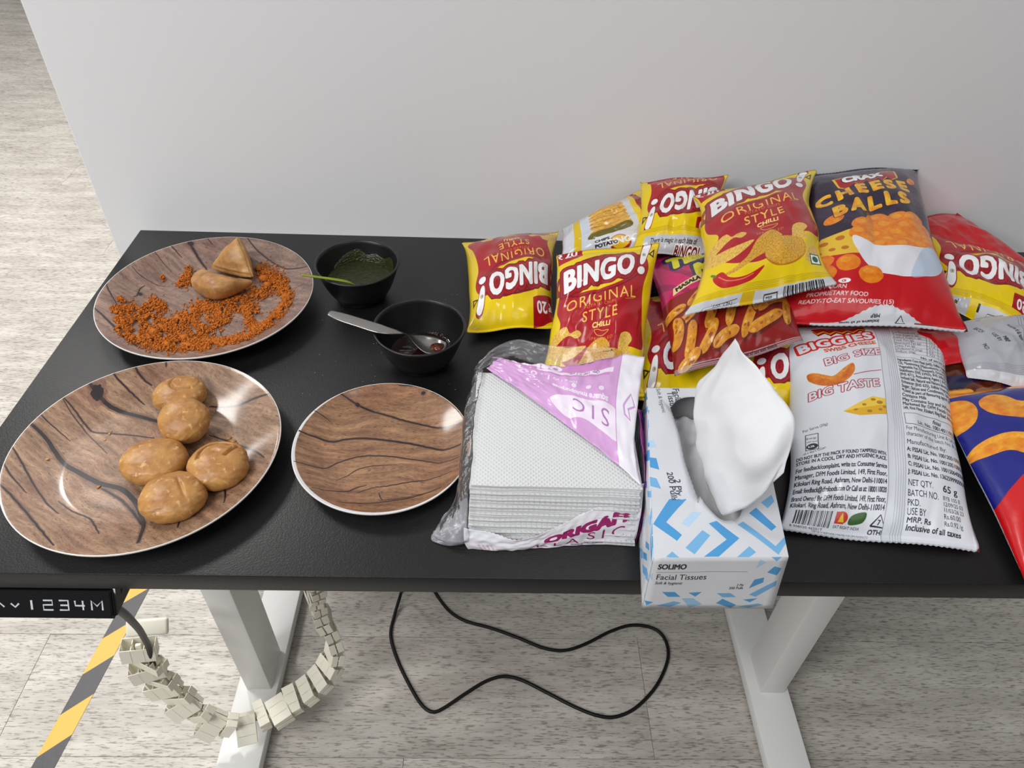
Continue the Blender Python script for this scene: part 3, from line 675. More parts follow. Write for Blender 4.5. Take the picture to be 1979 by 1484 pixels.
def wall_material():
    m, nt, b = new_mat('wall_paint')
    tc = N(nt, 'ShaderNodeTexCoord'); n = N(nt, 'ShaderNodeTexNoise'); n.inputs['Scale'].default_value = 1.3; n.inputs['Detail'].default_value = 3
    nt.links.new(tc.outputs['Object'], n.inputs['Vector'])
    r = N(nt, 'ShaderNodeValToRGB'); r.color_ramp.elements[0].color = srgb((234, 235, 238)); r.color_ramp.elements[1].color = srgb((240, 241, 243))
    nt.links.new(n.outputs['Fac'], r.inputs['Fac']); nt.links.new(r.outputs[0], b.inputs['Base Color'])
    b.inputs['Roughness'].default_value = .55; b.inputs['Specular IOR Level'].default_value = .3
    n2 = N(nt, 'ShaderNodeTexNoise'); n2.inputs['Scale'].default_value = 500; nt.links.new(tc.outputs['Object'], n2.inputs['Vector'])
    bp = N(nt, 'ShaderNodeBump'); bp.inputs['Strength'].default_value = .05; bp.inputs['Distance'].default_value = .001
    nt.links.new(n2.outputs['Fac'], bp.inputs['Height']); nt.links.new(bp.outputs[0], b.inputs['Normal'])
    return m
bm = bmesh.new(); bm_box(bm, (-.0597, WALL_Y, 0), (3.4, WALL_Y + .12, 2.75), .002, 1)
wall = from_bm('wall_back', bm, wall_material(), smooth=False); tag(wall, 'plain pale grey painted wall ending in a free vertical edge', None, None, 'structure')

# floor marking tape
def tape():
    L0, L1 = np.array([-.184, .4285]), np.array([-.2198, .0914]); w = .0381
    d = (L0 - L1) / np.linalg.norm(L0 - L1); n = np.array([d[1], -d[0]])
    s0, s1 = -.35, .75                        # along d from L1
    length = s1 - s0
    c = Canvas(w * 100, length * 100, 14, (58, 57, 60), 0, 0)
    # stripe edges read from the photograph at the tape's left edge, period in cm along the tape
    a0 = px(186, 1233, 0)[:2]; a1 = px(150, 1303, 0)[:2]; b0 = px(108, 1381, 0)[:2]
    r0 = px(234, 1197, 0)[:2]
    t = lambda q: (np.dot(q - L1, d) - s0) * 100
    per = t(a0) - t(b0); wid = t(a0) - t(a1); rise = t(r0) - t(a0)
    k = -12
    while True:
        y = t(a0) + k * per
        if y - wid > length * 100: break
        c.poly([(0, y), (w * 100, y + rise), (w * 100, y + rise - wid), (0, y - wid)], (214, 168, 60)); k += 1
    m = printed('hazard_tape_print', c, .45, .0, .1, 80)
    A = L1 + d * s0; B = L1 + d * s1
    v = [(*A, .0008), (*(A + n * w), .0008), (*(B + n * w), .0008), (*B, .0008)]; v += [(q[0], q[1], .0001) for q in v]
    f = [(0, 1, 2, 3), (4, 7, 6, 5), (0, 4, 5, 1), (1, 5, 6, 2), (2, 6, 7, 3), (3, 7, 4, 0)]
    uv = [(0, 0), (1, 0), (1, 1), (0, 1)] * 2
    o = mesh_obj('floor_marking_tape', v, f, m, None, False, uv)
    tag(o, 'yellow and black striped hazard tape stuck on the floor', 'tape')
tape()

# ------------------------------------------------------------------ desk
def desk_material():
    m, nt, b = new_mat('desk_black')
    b.inputs['Base Color'].default_value = srgb((19, 19, 20)); b.inputs['Roughness'].default_value = .36; b.inputs['Specular IOR Level'].default_value = .42
    tc = N(nt, 'ShaderNodeTexCoord'); n = N(nt, 'ShaderNodeTexNoise'); n.inputs['Scale'].default_value = 650; n.inputs['Detail'].default_value = 2
    nt.links.new(tc.outputs['Object'], n.inputs['Vector'])
    bp = N(nt, 'ShaderNodeBump'); bp.inputs['Strength'].default_value = .35; bp.inputs['Distance'].default_value = .0006
    nt.links.new(n.outputs['Fac'], bp.inputs['Height']); nt.links.new(bp.outputs[0], b.inputs['Normal'])
    n2 = N(nt, 'ShaderNodeTexNoise'); n2.inputs['Scale'].default_value = 6; n2.inputs['Detail'].default_value = 4
    r = N(nt, 'ShaderNodeMapRange'); r.inputs['To Min'].default_value = .34; r.inputs['To Max'].default_value = .48
    nt.links.new(tc.outputs['Object'], n2.inputs['Vector']); nt.links.new(n2.outputs['Fac'], r.inputs['Value']); nt.links.new(r.outputs[0], b.inputs['Roughness'])
    return m
M_DESK = desk_material()
M_WHITE = plain('white_powder_coat', (226, 226, 224), .42, .45, bump=.05, bscale=900)
desk = empty('standing_desk', (.62, .3, 0)); tag(desk, 'black-topped standing desk on white legs with control panel', 'desk')
bm = bmesh.new(); bm_box(bm, (0, 0, ZT - .025), (1.4, .6, ZT), .0012, 2); smooth_by_angle(from_bm('desktop', bm, M_DESK, desk))
def frame_side(x0, x1, fx0, fx1):
    bm = bmesh.new(); bm_box(bm, (x0, .2135, .028), (x1, .2883, .69), .003, 2); smooth_by_angle(from_bm('leg', bm, M_WHITE, desk))
    bm = bmesh.new(); bm_box(bm, (fx0, -.02, .004), (fx1, .58, .03), .003, 2); ft = smooth_by_angle(from_bm('foot', bm, M_WHITE, desk))
    for yy in (.02, .54):
        bm = bmesh.new(); bmesh.ops.create_cone(bm, cap_ends=True, segments=20, radius1=.018, radius2=.016, depth=.006, matrix=Matrix.Translation(((fx0 + fx1) / 2, yy, .003)))
        g = from_bm('glide', bm, M_BLACK_PLASTIC, ft, False); g.location = -Vector(desk.location) if False else (0, 0, 0)
        g.data.transform(Matrix.Translation(-Vector(desk.location)))
    bm = bmesh.new(); bm_box(bm, (fx0, .04, .672), (fx1, .56, ZT - .0252), .002, 1); smooth_by_angle(from_bm('support_bracket', bm, M_WHITE, desk))
M_BLACK_PLASTIC = plain('black_plastic', (18, 18, 19), .4, .5, bump=.05, bscale=300)
frame_side(.1114, .156, .094, .1665)
frame_side(1.038, 1.083, 1.019, 1.0925)
bm = bmesh.new(); bm_box(bm, (.167, .22, .665), (1.018, .28, ZT - .0253), .002, 1); smooth_by_angle(from_bm('crossbeam', bm, M_WHITE, desk))
# control panel under the front edge
def control_panel():
    c = Canvas(20, 3.4, 40, (9, 9, 12))
    W_ = (206, 212, 218)
    def seg(x, pts, w=.17): c.line([(x + a, 1.12 + b) for a, b in pts], w, W_)
    # caps from the photo: up arrow, down arrow, 1 2 3 4 M
    xs = CP_X
    seg(xs[0], [(0, .25), (.35, .62), (.7, .25)]); seg(xs[1], [(0, .62), (.38, .25), (.76, .62)])
    seg(xs[2], [(.3, 0), (.3, .95)], .2)
    seg(xs[3], [(0, .95), (.85, .95), (.85, .5), (0, .5), (0, 0), (.9, 0)]); seg(xs[4], [(0, .95), (.85, .95), (.85, 0), (0, 0)]); seg(xs[4], [(.1, .48), (.85, .48)])
    seg(xs[5], [(0, .95), (.02, .45), (.9, .45)]); seg(xs[5], [(.72, .95), (.72, 0)]); seg(xs[6], [(0, 0), (0, .95), (.5, .42), (1.0, .95), (1.0, 0)])
    return printed('panel_print', c, .12, .6, 0)
A = px(0, 1150, .702); Bp = px(218, 1148, .702)
y_top = -.0005; x_right = px(218, 1147, .7005)[0]
x_left = x_right - .20
zb = .674; yb = px(150, 1200, .674)[1]
def cpx(u):   # photo x -> cm along the panel
    return (px(u, 1172, .688)[0] - x_left) * 100
CP_X = [cpx(u) for u in (-8, 20, 54, 83, 114, 145, 177)]
v = [(x_left, yb, zb), (x_right, yb, zb), (x_right, .002, .7045), (x_left, .002, .7045), (x_left, .05, zb - .004), (x_right, .05, zb - .004), (x_right, .05, .7045), (x_left, .05, .7045)]
bm = bmesh.new(); bv = [bm.verts.new(q) for q in v]
for f in ((4, 7, 6, 5), (0, 4, 5, 1), (2, 6, 7, 3), (0, 3, 7, 4), (1, 5, 6, 2), (0, 1, 2, 3)): bm.faces.new([bv[i] for i in f])
bmesh.ops.bevel(bm, geom=list(bm.edges), offset=.003, segments=3, affect='EDGES')
cpanel = smooth_by_angle(from_bm('control_panel', bm, plain('panel_gloss_black', (10, 10, 13), .12, .5, coat=.5), desk)); cpanel['label'] = 'glossy black control panel with white touch symbols'
# printed face plate, a hair proud of the housing
q0, q1, q2, q3 = [np.array(v[i]) for i in (0, 1, 2, 3)]
nrm = np.cross(q1 - q0, q3 - q0); nrm /= np.linalg.norm(nrm)
e = .004
fv = [q0 + (q1 - q0) * a + (q3 - q0) * b + nrm * .0004 for a, b in ((.02, .1), (.98, .1), (.98, .9), (.02, .9))]
fp = mesh_obj('touch_panel', fv, [(0, 1, 2, 3)], control_panel(), desk, False, [(.02, .1), (.98, .1), (.98, .9), (.02, .9)])
fp.parent = cpanel

# ------------------------------------------------------------------ generic solids
def tube(name, pts, r, mat, parent=None, seg=12, n=None, cap=True):
    p = np.asarray(pts, float); m = len(p)
    t = np.gradient(p, axis=0); t /= np.linalg.norm(t, axis=1)[:, None] + 1e-12
    ref = np.array([0, 0, 1.0]) if abs(t[0][2]) < .9 else np.array([1.0, 0, 0])
    u = np.cross(t[0], ref); u /= np.linalg.norm(u)
    V = []; rr = np.broadcast_to(np.asarray(r, float), (m,))
    for i in range(m):
        u = u - t[i] * np.dot(u, t[i]); u /= np.linalg.norm(u); w = np.cross(t[i], u)
        for k in range(seg):
            a = 2 * math.pi * k / seg; V.append(p[i] + rr[i] * (math.cos(a) * u + math.sin(a) * w))
    F = [(i * seg + k, i * seg + (k + 1) % seg, (i + 1) * seg + (k + 1) % seg, (i + 1) * seg + k) for i in range(m - 1) for k in range(seg)]
    if cap: F += [tuple(range(seg))[::-1], tuple(range((m - 1) * seg, m * seg))]
    return mesh_obj(name, V, F, mat, parent)
def lathe(name, prof, center, mats, ring_mat=None, seg=96, parent=None, loc=None, uvfn=None):
    """prof: list of (r, z); r = 0 closes the end."""
    V, F, MI = [], [], []; idx = []
    for (r, z) in prof:
        if r < 1e-6: V.append((center[0], center[1], center[2] + z)); idx.append([len(V) - 1] * seg)
        else:
            idx.append(list(range(len(V), len(V) + seg)))
            for k in range(seg):
                a = 2 * math.pi * k / seg; V.append((center[0] + r * math.cos(a), center[1] + r * math.sin(a), center[2] + z))
    for i in range(len(prof) - 1):
        for k in range(seg):
            q = [idx[i][k], idx[i][(k + 1) % seg], idx[i + 1][(k + 1) % seg], idx[i + 1][k]]; q2 = []
            for x in q:
                if x not in q2: q2.append(x)
            if len(q2) > 2: F.append(q2[::-1]); MI.append(ring_mat[i] if ring_mat else 0)
    uv = [uvfn(q) for q in V] if uvfn else None
    return mesh_obj(name, V, F, mats, parent, True, uv, MI, loc=loc if loc is not None else center)
def grid_solid(name, G, mat, parent=None, thick=.0006, loc=None, uv=True, mats_back=None):
    """A sheet: G is (n, m, 3); gets a real thickness below its surface."""
    n, m = G.shape[:2]
    du = np.gradient(G, axis=1); dv = np.gradient(G, axis=0); nn = np.cross(du, dv); nn /= np.linalg.norm(nn, axis=2)[..., None] + 1e-12
    B = G - nn * thick
    V = np.vstack([G.reshape(-1, 3), B.reshape(-1, 3)]); o = n * m
    F, MI = [], []
    for i in range(n - 1):
        for j in range(m - 1):
            a, b, c, d = i * m + j, i * m + j + 1, (i + 1) * m + j + 1, (i + 1) * m + j
            F.append((a, b, c, d)); MI.append(0); F.append((o + d, o + c, o + b, o + a)); MI.append(1)
    def edge(a, b): F.append((b, a, o + a, o + b)); MI.append(0)
    for j in range(m - 1): edge(j, j + 1); edge((n - 1) * m + j + 1, (n - 1) * m + j)
    for i in range(n - 1): edge((i + 1) * m, i * m); edge(i * m + m - 1, (i + 1) * m + m - 1)
    uu, vv = np.meshgrid(np.linspace(0, 1, m), np.linspace(0, 1, n)); UV = np.stack([uu.ravel(), vv.ravel()], 1); UV = np.vstack([UV, UV])
    return mesh_obj(name, V, F, [mat, mats_back or mat], parent, True, UV, MI, loc=loc)
def loft(rows, n, m, px_in=True):
    """rows: lists of (photo x, photo y, height) -> smooth (n, m, 3) grid."""
    R_ = []
    for r in rows:
        p = np.array([px(*q) for q in r]) if px_in else np.asarray(r, float)
        R_.append(resample(catmull(p, 10), m))
    R_ = np.array(R_)
    out = np.zeros((n, m, 3))
    for j in range(m): out[:, j] = resample(catmull(R_[:, j], 10), n) if len(rows) > 2 else np.linspace(R_[0, j], R_[1, j], n)
    return out

# ------------------------------------------------------------------ plates
def wood_canvas(R_, center, cracks, knots, scale, off, base1, base2, ang, seed, tint_top=None):
    D = R_ * 200
    c = Canvas(D, D, 26 if D > 22 else 34, base1, -D / 2, -D / 2)
    ca, sa = math.cos(ang), math.sin(ang)
    def shade(x, y, a):
        u = ca * x + sa * y; v = -sa * x + ca * y + .6 * fbm(x * .12, y * .12, seed + 5, 2) * 2
        g = fbm(u * .25, v * 1.4, seed, 4)[..., None]; f = fbm(u * 1.2, v * 9, seed + 2, 3)[..., None]; lo = fbm(x * .16, y * .16, seed + 8, 2)[..., None]
        k = np.clip(.5 + .9 * g, 0, 1)
        col = C(*base1) * (1 - k) + C(*base2) * k
        red = np.clip(.1 + 1.6 * lo, 0, 1) * .4
        col = col * (1 - red) + col * np.array([.84, .68, .68], np.float32) * red
        dash = np.clip((f - .16) * 3.2, 0, 1)
        return (col * (1 - .55 * dash) * (1 + .4 * f)).astype(np.float32)
    c.tint(shade)
    if tint_top: c.tint(lambda x, y, a: np.where((np.hypot(x - tint_top[0], y - tint_top[1]) > D / 2 - tint_top[2])[..., None], C(220, 220, 224), a))
    tocm = lambda q: ((px(off[0] + q[0] * scale, off[1] + q[1] * scale, ZT + .009)[:2] - np.array(center)) * 100)
    for pts, w in cracks:
        p = np.array([tocm(q) for q in pts]); wc = w * scale * .054 * .9
        p = catmull(p, 6)
        p += .05 * np.stack([noise2(p[:, 0] * 3, p[:, 1] * 3, seed + 20), noise2(p[:, 0] * 3 + 9, p[:, 1] * 3, seed + 21)], 1)
        c.line(p, wc * 3.0, (84, 52, 40), .4, taper=True); c.line(p, wc * 1.5, (24, 14, 15), .97, taper=True)
    for x, y, rx, ry in knots:
        q = tocm((x, y)); c.ell(q[0], q[1], rx * scale * .06 * 1.5, ry * scale * .09 * 1.6, (96, 60, 54), .35, .1, .2, 4); c.ell(q[0], q[1], rx * scale * .056, ry * scale * .08, (26, 16, 20), .95, .1, .2, 3)
    return c
M_MELA = plain('white_melamine', (222, 218, 214), .3, .5)
def plate(center, R_, H, flat, canvas, label, name):
    m = printed(name, canvas, .5, .55, .02, 30, .3, coat_rough=.13)
    t = .0028; pr = []
    def top(r):
        if r <= flat: return .0065
        k = (r - flat) / (R_ - flat); return .0065 + (H - .0065) * k ** 1.22
    prof, ring = [(0, .0065)], []
    for r in np.r_[np.linspace(flat * .25, flat, 5), np.linspace(flat, R_ - .0006, 16)[1:]]: prof.append((r, top(r)))
    ring = [0] * (len(prof) - 1)
    for q in [(R_, H - .0002), (R_ + .0003, H - .0012), (R_ - .0003, H - .0028)]: prof.append(q); ring.append(1)
    for r in np.linspace(R_ - .003, flat, 12): prof.append((r, top(r) - t - .0004)); ring.append(1)
    for q in [(flat * .93, .0), (flat * .88, .0), (flat * .86, .003), (0, .003)]: prof.append(q); ring.append(1)
    D = R_ * 2
    o = lathe('wood_print_plate', prof, (center[0], center[1], ZT), [m, M_MELA], ring, 128, uvfn=lambda q: ((q[0] - center[0]) / D + .5, (q[1] - center[1]) / D + .5))
    tag(o, label, 'plate', 'wood print melamine plates')
    return top
P1, P2, P3 = (.1632, .4104), (.1832, .1372), (.4236, .151)
Z1 = .25265; Z2 = .3032; Z3 = .2021
cr1 = [([(790, 200), (860, 245), (900, 290), (940, 340), (990, 390)], 18), ([(660, 240), (740, 290), (810, 340)], 7), ([(940, 170), (1000, 220), (1050, 260)], 6), ([(400, 360), (300, 440), (250, 520), (255, 600), (290, 660), (320, 705)], 8),
       ([(520, 530), (480, 560), (460, 600), (430, 620)], 8), ([(120, 740), (220, 810), (300, 880), (370, 950), (440, 1010), (520, 1060)], 14), ([(1310, 220), (1370, 280), (1440, 330), (1520, 380), (1600, 420), (1700, 440), (1780, 445)], 10),
       ([(440, 440), (500, 480), (600, 510), (700, 520)], 5), ([(1640, 570), (1750, 560)], 4), ([(1580, 700), (1700, 660)], 4), ([(1000, 520), (1050, 700), (1100, 900), (1150, 960)], 7), ([(560, 250), (620, 340), (720, 420)], 4)]
cr2 = [([(160, 480), (300, 570), (390, 690), (500, 760), (640, 830), (770, 865), (860, 950), (905, 1060), (915, 1130), (900, 1260)], 24), ([(640, 860), (760, 930), (850, 1020), (900, 1100)], 12), ([(560, 200), (610, 270), (680, 340), (740, 365), (880, 400), (1020, 440), (1100, 480)], 22),
       ([(370, 300), (480, 390), (540, 460), (590, 500), (700, 510), (820, 520), (980, 540)], 8), ([(715, 130), (760, 210), (850, 280), (920, 330)], 8), ([(880, 90), (890, 160), (930, 210), (980, 235)], 9), ([(1070, 60), (1085, 110), (1080, 150)], 9),
       ([(0, 870), (100, 960), (200, 1070), (300, 1190), (380, 1290)], 9), ([(70, 590), (150, 720), (220, 850), (300, 970), (380, 1040)], 7), ([(20, 680), (100, 830), (190, 930)], 6), ([(370, 950), (460, 1010), (560, 1050), (600, 1100), (640, 1170)], 7),
       ([(1330, 340), (1500, 355), (1640, 335), (1740, 330)], 10), ([(1330, 520), (1450, 560), (1560, 610), (1640, 660), (1700, 720)], 9), ([(1435, 870), (1445, 940), (1440, 1000)], 7), ([(1155, 1060), (1145, 1150)], 7), ([(220, 400), (330, 490), (450, 570)], 5), ([(420, 330), (470, 420), (560, 520), (680, 640)], 4)]
cr3 = [([(440, 345), (560, 370), (700, 420), (850, 460), (1000, 500), (1150, 545), (1300, 580), (1450, 615), (1550, 630), (1700, 630)], 15), ([(100, 715), (300, 730), (470, 745), (600, 720), (800, 715), (1000, 735), (1200, 765), (1350, 795), (1500, 825), (1620, 825), (1740, 805)], 17),
       ([(100, 1005), (250, 1005), (390, 1000), (500, 950), (650, 900), (800, 880), (1000, 885), (1150, 905), (1300, 925), (1500, 950), (1720, 935)], 9), ([(490, 1115), (600, 1070), (700, 1010), (850, 975), (1080, 965)], 6), ([(270, 1240), (450, 1240), (600, 1220), (700, 1180), (780, 1160)], 8),
       ([(700, 1230), (850, 1185), (1000, 1165), (1200, 1130), (1400, 1110), (1600, 1070)], 7), ([(500, 1370), (800, 1355), (1000, 1330), (1250, 1300), (1500, 1240)], 9), ([(900, 1320), (1200, 1290), (1400, 1270)], 6), ([(895, 1235), (935, 1315)], 6), ([(220, 510), (350, 540), (450, 580)], 5), ([(1100, 280), (1350, 300), (1500, 340)], 8)]
c1 = wood_canvas(.1357, P1, cr1, [(885, 265, 30, 18), (480, 590, 20, 14)], Z1, (150, 420), (104, 82, 72), (160, 130, 114), -.5, 3)
c2 = wood_canvas(.1342, P2, cr2, [(640, 300, 36, 40), (1465, 120, 22, 12), (1535, 155, 14, 10)], Z2, (0, 680), (112, 84, 64), (172, 140, 112), -.55, 11)
c3 = wood_canvas(.0938, P3, cr3, [(1460, 350, 45, 14), (1330, 345, 22, 12), (700, 420, 20, 16)], Z3, (550, 700), (112, 78, 56), (172, 132, 96), 0.0, 23, (.16, .2, .12))
top1 = plate(P1, .1357, .025, .083, c1, 'round wood-print dinner plate scattered with orange crumbs', 'wood_print_a')
top2 = plate(P2, .1342, .025, .083, c2, 'round wood-print dinner plate holding five fried kachori', 'wood_print_b')
top3 = plate(P3, .0938, .020, .062, c3, 'small empty round wood-print plate', 'wood_print_c')

# ------------------------------------------------------------------ food
def fried_material(name, a, b_, spots):
    m, nt, b = new_mat(name)
    tc = N(nt, 'ShaderNodeTexCoord')
    n = N(nt, 'ShaderNodeTexNoise'); n.inputs['Scale'].default_value = 45; n.inputs['Detail'].default_value = 6; n.inputs['Roughness'].default_value = .65
    r = N(nt, 'ShaderNodeValToRGB'); r.color_ramp.elements[0].position = .34; r.color_ramp.elements[0].color = srgb(a); r.color_ramp.elements[1].position = .66; r.color_ramp.elements[1].color = srgb(b_)
    nt.links.new(tc.outputs['Object'], n.inputs['Vector']); nt.links.new(n.outputs['Fac'], r.inputs['Fac'])
    n2 = N(nt, 'ShaderNodeTexNoise'); n2.inputs['Scale'].default_value = 160; n2.inputs['Detail'].default_value = 3
    nt.links.new(tc.outputs['Object'], n2.inputs['Vector'])
    r2 = N(nt, 'ShaderNodeValToRGB'); r2.color_ramp.elements[0].position = .6; r2.color_ramp.elements[0].color = (0, 0, 0, 1); r2.color_ramp.elements[1].position = .72
    nt.links.new(n2.outputs['Fac'], r2.inputs['Fac'])
    mx = N(nt, 'ShaderNodeMix', data_type='RGBA'); nt.links.new(r2.outputs[0], mx.inputs['Factor']); nt.links.new(r.outputs[0], mx.inputs[6]); mx.inputs[7].default_value = srgb(spots)
    nt.links.new(mx.outputs[2], b.inputs['Base Color'])
    b.inputs['Roughness'].default_value = .42; b.inputs['Subsurface Weight'].default_value = .12; b.inputs['Subsurface Radius'].default_value = (.004, .002, .001)
    bp = N(nt, 'ShaderNodeBump'); bp.inputs['Strength'].default_value = .35; bp.inputs['Distance'].default_value = .001
    nt.links.new(n2.outputs['Fac'], bp.inputs['Height']); nt.links.new(bp.outputs[0], b.inputs['Normal'])
    return m
M_KACH = fried_material('fried_crust', (156, 104, 50), (194, 146, 84), (208, 168, 108))
M_SAMO = fried_material('samosa_crust', (142, 94, 48), (196, 150, 92), (170, 116, 60))
def kachori(cx, cy, z0, rx, ry, h, seed, label, crack=None, rot=0.0, tilt=(0, 0)):
    bm = bmesh.new(); bmesh.ops.create_icosphere(bm, subdivisions=6, radius=1)
    P = np.array([v.co[:] for v in bm.verts]); F = [[v.index for v in f.verts] for f in bm.faces]; bm.free()
    nz = P[:, 2]; rr = np.linalg.norm(P[:, :2], axis=1)
    n = fbm(P[:, 0] * 1.6 + seed * 3, P[:, 1] * 1.6 + P[:, 2], seed, 3)
    s = 1 + .07 * n
    x, y = P[:, 0] * s, P[:, 1] * s
    z = np.where(nz > 0, np.abs(nz) ** .8, -np.abs(nz) ** .75) * (1 + .05 * n)
    if crack == 'flap':      # a lifted round lid
        d = np.hypot(x - .28, y - .18); z = z - .2 * np.exp(-((d - .52) / .05) ** 2) * (nz > 0) * (x - .28 < .25); z += .05 * (d < .5) * (nz > 0)
    if crack == 'split':
        ang = np.arctan2(y - .1, x); d = np.hypot(x, y - .1)
        z = z - .3 * np.exp(-((d - .62) / .05) ** 2) * ((ang > 1.2) | (ang < -2.6)) * (nz > 0) - .34 * np.exp(-((x - .25 - .25 * (y)) / .045) ** 2) * (y > .1) * (y < .75) * (nz > 0)
        z = z - .12 * np.exp(-(((x + .1) / .22) ** 2 + ((y - .25) / .12) ** 2)) * (nz > 0)
    if crack == 'dent': z = z - .18 * np.exp(-((x - .35 + .3 * y) / .05) ** 2) * np.exp(-((y) / .35) ** 2) * (nz > 0)
    V = np.stack([x * rx, y * ry, z * h / 2], 1)
    Rm = np.array(Matrix.Rotation(tilt[1], 3, 'Y') @ Matrix.Rotation(tilt[0], 3, 'X') @ Matrix.Rotation(rot, 3, 'Z'))
    V = V @ Rm.T
    V[:, 2] += z0 - V[:, 2].min()
    V[:, 0] += cx; V[:, 1] += cy
    o = mesh_obj('kachori', V, F, M_KACH, None, True, loc=(cx, cy, z0)); tag(o, label, 'kachori', 'kachori on the dinner plate')
zp2 = ZT + .0066
def kp(x, y, h): return px(x, y, zp2 + h * .5)
kd = [((347, 760), .0285, .026, .03, 3, 'kachori with a round lid lifting off, farthest up the plate towards the crumbs', 'flap', .3, (-.05, 0), 0.0),
      ((356, 813), .0255, .0265, .034, 5, 'lumpy kachori leaning on the one with a lifted lid', None, .9, (.35, .0), .0035),
      ((297, 889), .0325, .0285, .028, 8, 'wide flat kachori with a dusky smooth top', None, .1, (0, 0), 0.0),
      ((421, 898), .030, .029, .032, 12, 'kachori with a split crust showing two cracks', 'split', -.2, (0, 0), 0.0),
      ((333, 959), .031, .0285, .031, 15, 'smooth pale kachori at the table-edge end of the heap', 'dent', .25, (0, 0), 0.0)]
for (x, y), rx, ry, h, seed, lab, cr, rot, tl, dz in kd:
    q = px(x, y, zp2 + h * .55 + dz); kachori(q[0], q[1], zp2 + dz, rx, ry, h, seed, lab, cr, rot, tl)

def top1_z(x, y): return ZT + top1(math.hypot(x - P1[0], y - P1[1]))
# samosa: upright folded corner
def samosa():
    ap = px(459, 452, ZT + .062); L = px(402, 513, ZT + .018); R_ = px(489, 533, ZT + .0185); Bk = np.array([(L[0] + R_[0]) / 2 + .012, (L[1] + R_[1]) / 2 + .055, ZT + .012])
    bl, br = L - np.array([0, 0, .008]), R_ - np.array([0, 0, .0085])
    bm = bmesh.new()
    vs = [bm.verts.new(q) for q in (ap, L, R_, Bk, bl, br)]
    for f in ((0, 1, 2), (0, 2, 3), (0, 3, 1), (1, 4, 5, 2), (2, 5, 3), (1, 3, 4), (4, 3, 5)): bm.faces.new([vs[i] for i in f])
    bmesh.ops.recalc_face_normals(bm, faces=bm.faces)
    bmesh.ops.bevel(bm, geom=list(bm.edges), offset=.0035, segments=2, affect='EDGES')
    bmesh.ops.triangulate(bm, faces=bm.faces)
    bmesh.ops.subdivide_edges(bm, edges=bm.edges, cuts=3, use_grid_fill=True)
    bmesh.ops.subdivide_edges(bm, edges=[e for e in bm.edges if e.calc_length() > .003], cuts=1, use_grid_fill=True)
    for _ in range(3): bmesh.ops.smooth_vert(bm, verts=bm.verts, factor=.5, use_axis_x=True, use_axis_y=True, use_axis_z=True)
    bm.normal_update(); P = np.array([v.co[:] for v in bm.verts]); Nn = np.array([v.normal[:] for v in bm.verts])
    c = (ap + L + R_) / 3; d = np.linalg.norm(P - c, axis=1)
    bulge = .006 * np.exp(-(d / .02) ** 2)
    dd = .0022 * fbm(P[:, 0] * 60, P[:, 1] * 60 + P[:, 2] * 50, 6, 3) + bulge
    # pleat line along the lower edge of the front
    e1 = (R_ - L) / np.linalg.norm(R_ - L); perp = np.linalg.norm((P - (L * .87 + ap * .13)) - np.outer((P - (L * .87 + ap * .13)) @ e1, e1), axis=1)
    dd -= .003 * np.exp(-(perp / .0016) ** 2)
    P = P + Nn * dd[:, None]
    for v, p in zip(bm.verts, P): v.co = p
    zmin = min(v.co.z for v in bm.verts)
    o = from_bm('samosa', bm, M_SAMO, loc=(Bk[0], Bk[1], zmin)); tag(o, 'folded triangular end of a samosa standing on the crumb plate', 'samosa', 'samosa pieces on the crumb plate')
samosa()
def samosa_shell():
    s = lambda q, z: (150 + q[0] * Z1, 420 + q[1] * Z1, ZT + z)
    rows = [[s((900, 440), .017), s((960, 408), .026), s((1060, 440), .029), s((1180, 470), .027), s((1330, 488), .019)],
            [s((878, 475), .015), s((950, 450), .031), s((1060, 470), .036), s((1190, 495), .032), s((1332, 498), .018)],
            [s((884, 510), .013), s((950, 530), .026), s((1060, 545), .031), s((1190, 545), .025), s((1320, 510), .0165)],
            [s((895, 530), .0115), s((970, 592), .0125), s((1060, 618), .013), s((1180, 588), .013), s((1300, 525), .0145)],
            [s((910, 520), .0095), s((985, 570), .0095), s((1065, 590), .0095), s((1170, 565), .0105), s((1285, 515), .012)]]
    G = loft(rows, 40, 60)
    uu, vv = np.meshgrid(np.linspace(0, 6, 60), np.linspace(0, 3, 40))
    G[..., 2] += .0016 * fbm(uu, vv, 5, 3)
    x, y = G[..., 0], G[..., 1]
    zz = ZT + np.vectorize(lambda a, b: top1(min(math.hypot(a - P1[0], b - P1[1]), .13)))(x, y) + .0025
    G[..., 2] = np.maximum(G[..., 2], zz)
    o = grid_solid('samosa', G, M_SAMO, None, .0022, loc=tuple(G[-1, 30])); tag(o, 'broken rounded samosa crust lying in orange crumbs', 'samosa', 'samosa pieces on the crumb plate')
samosa_shell()

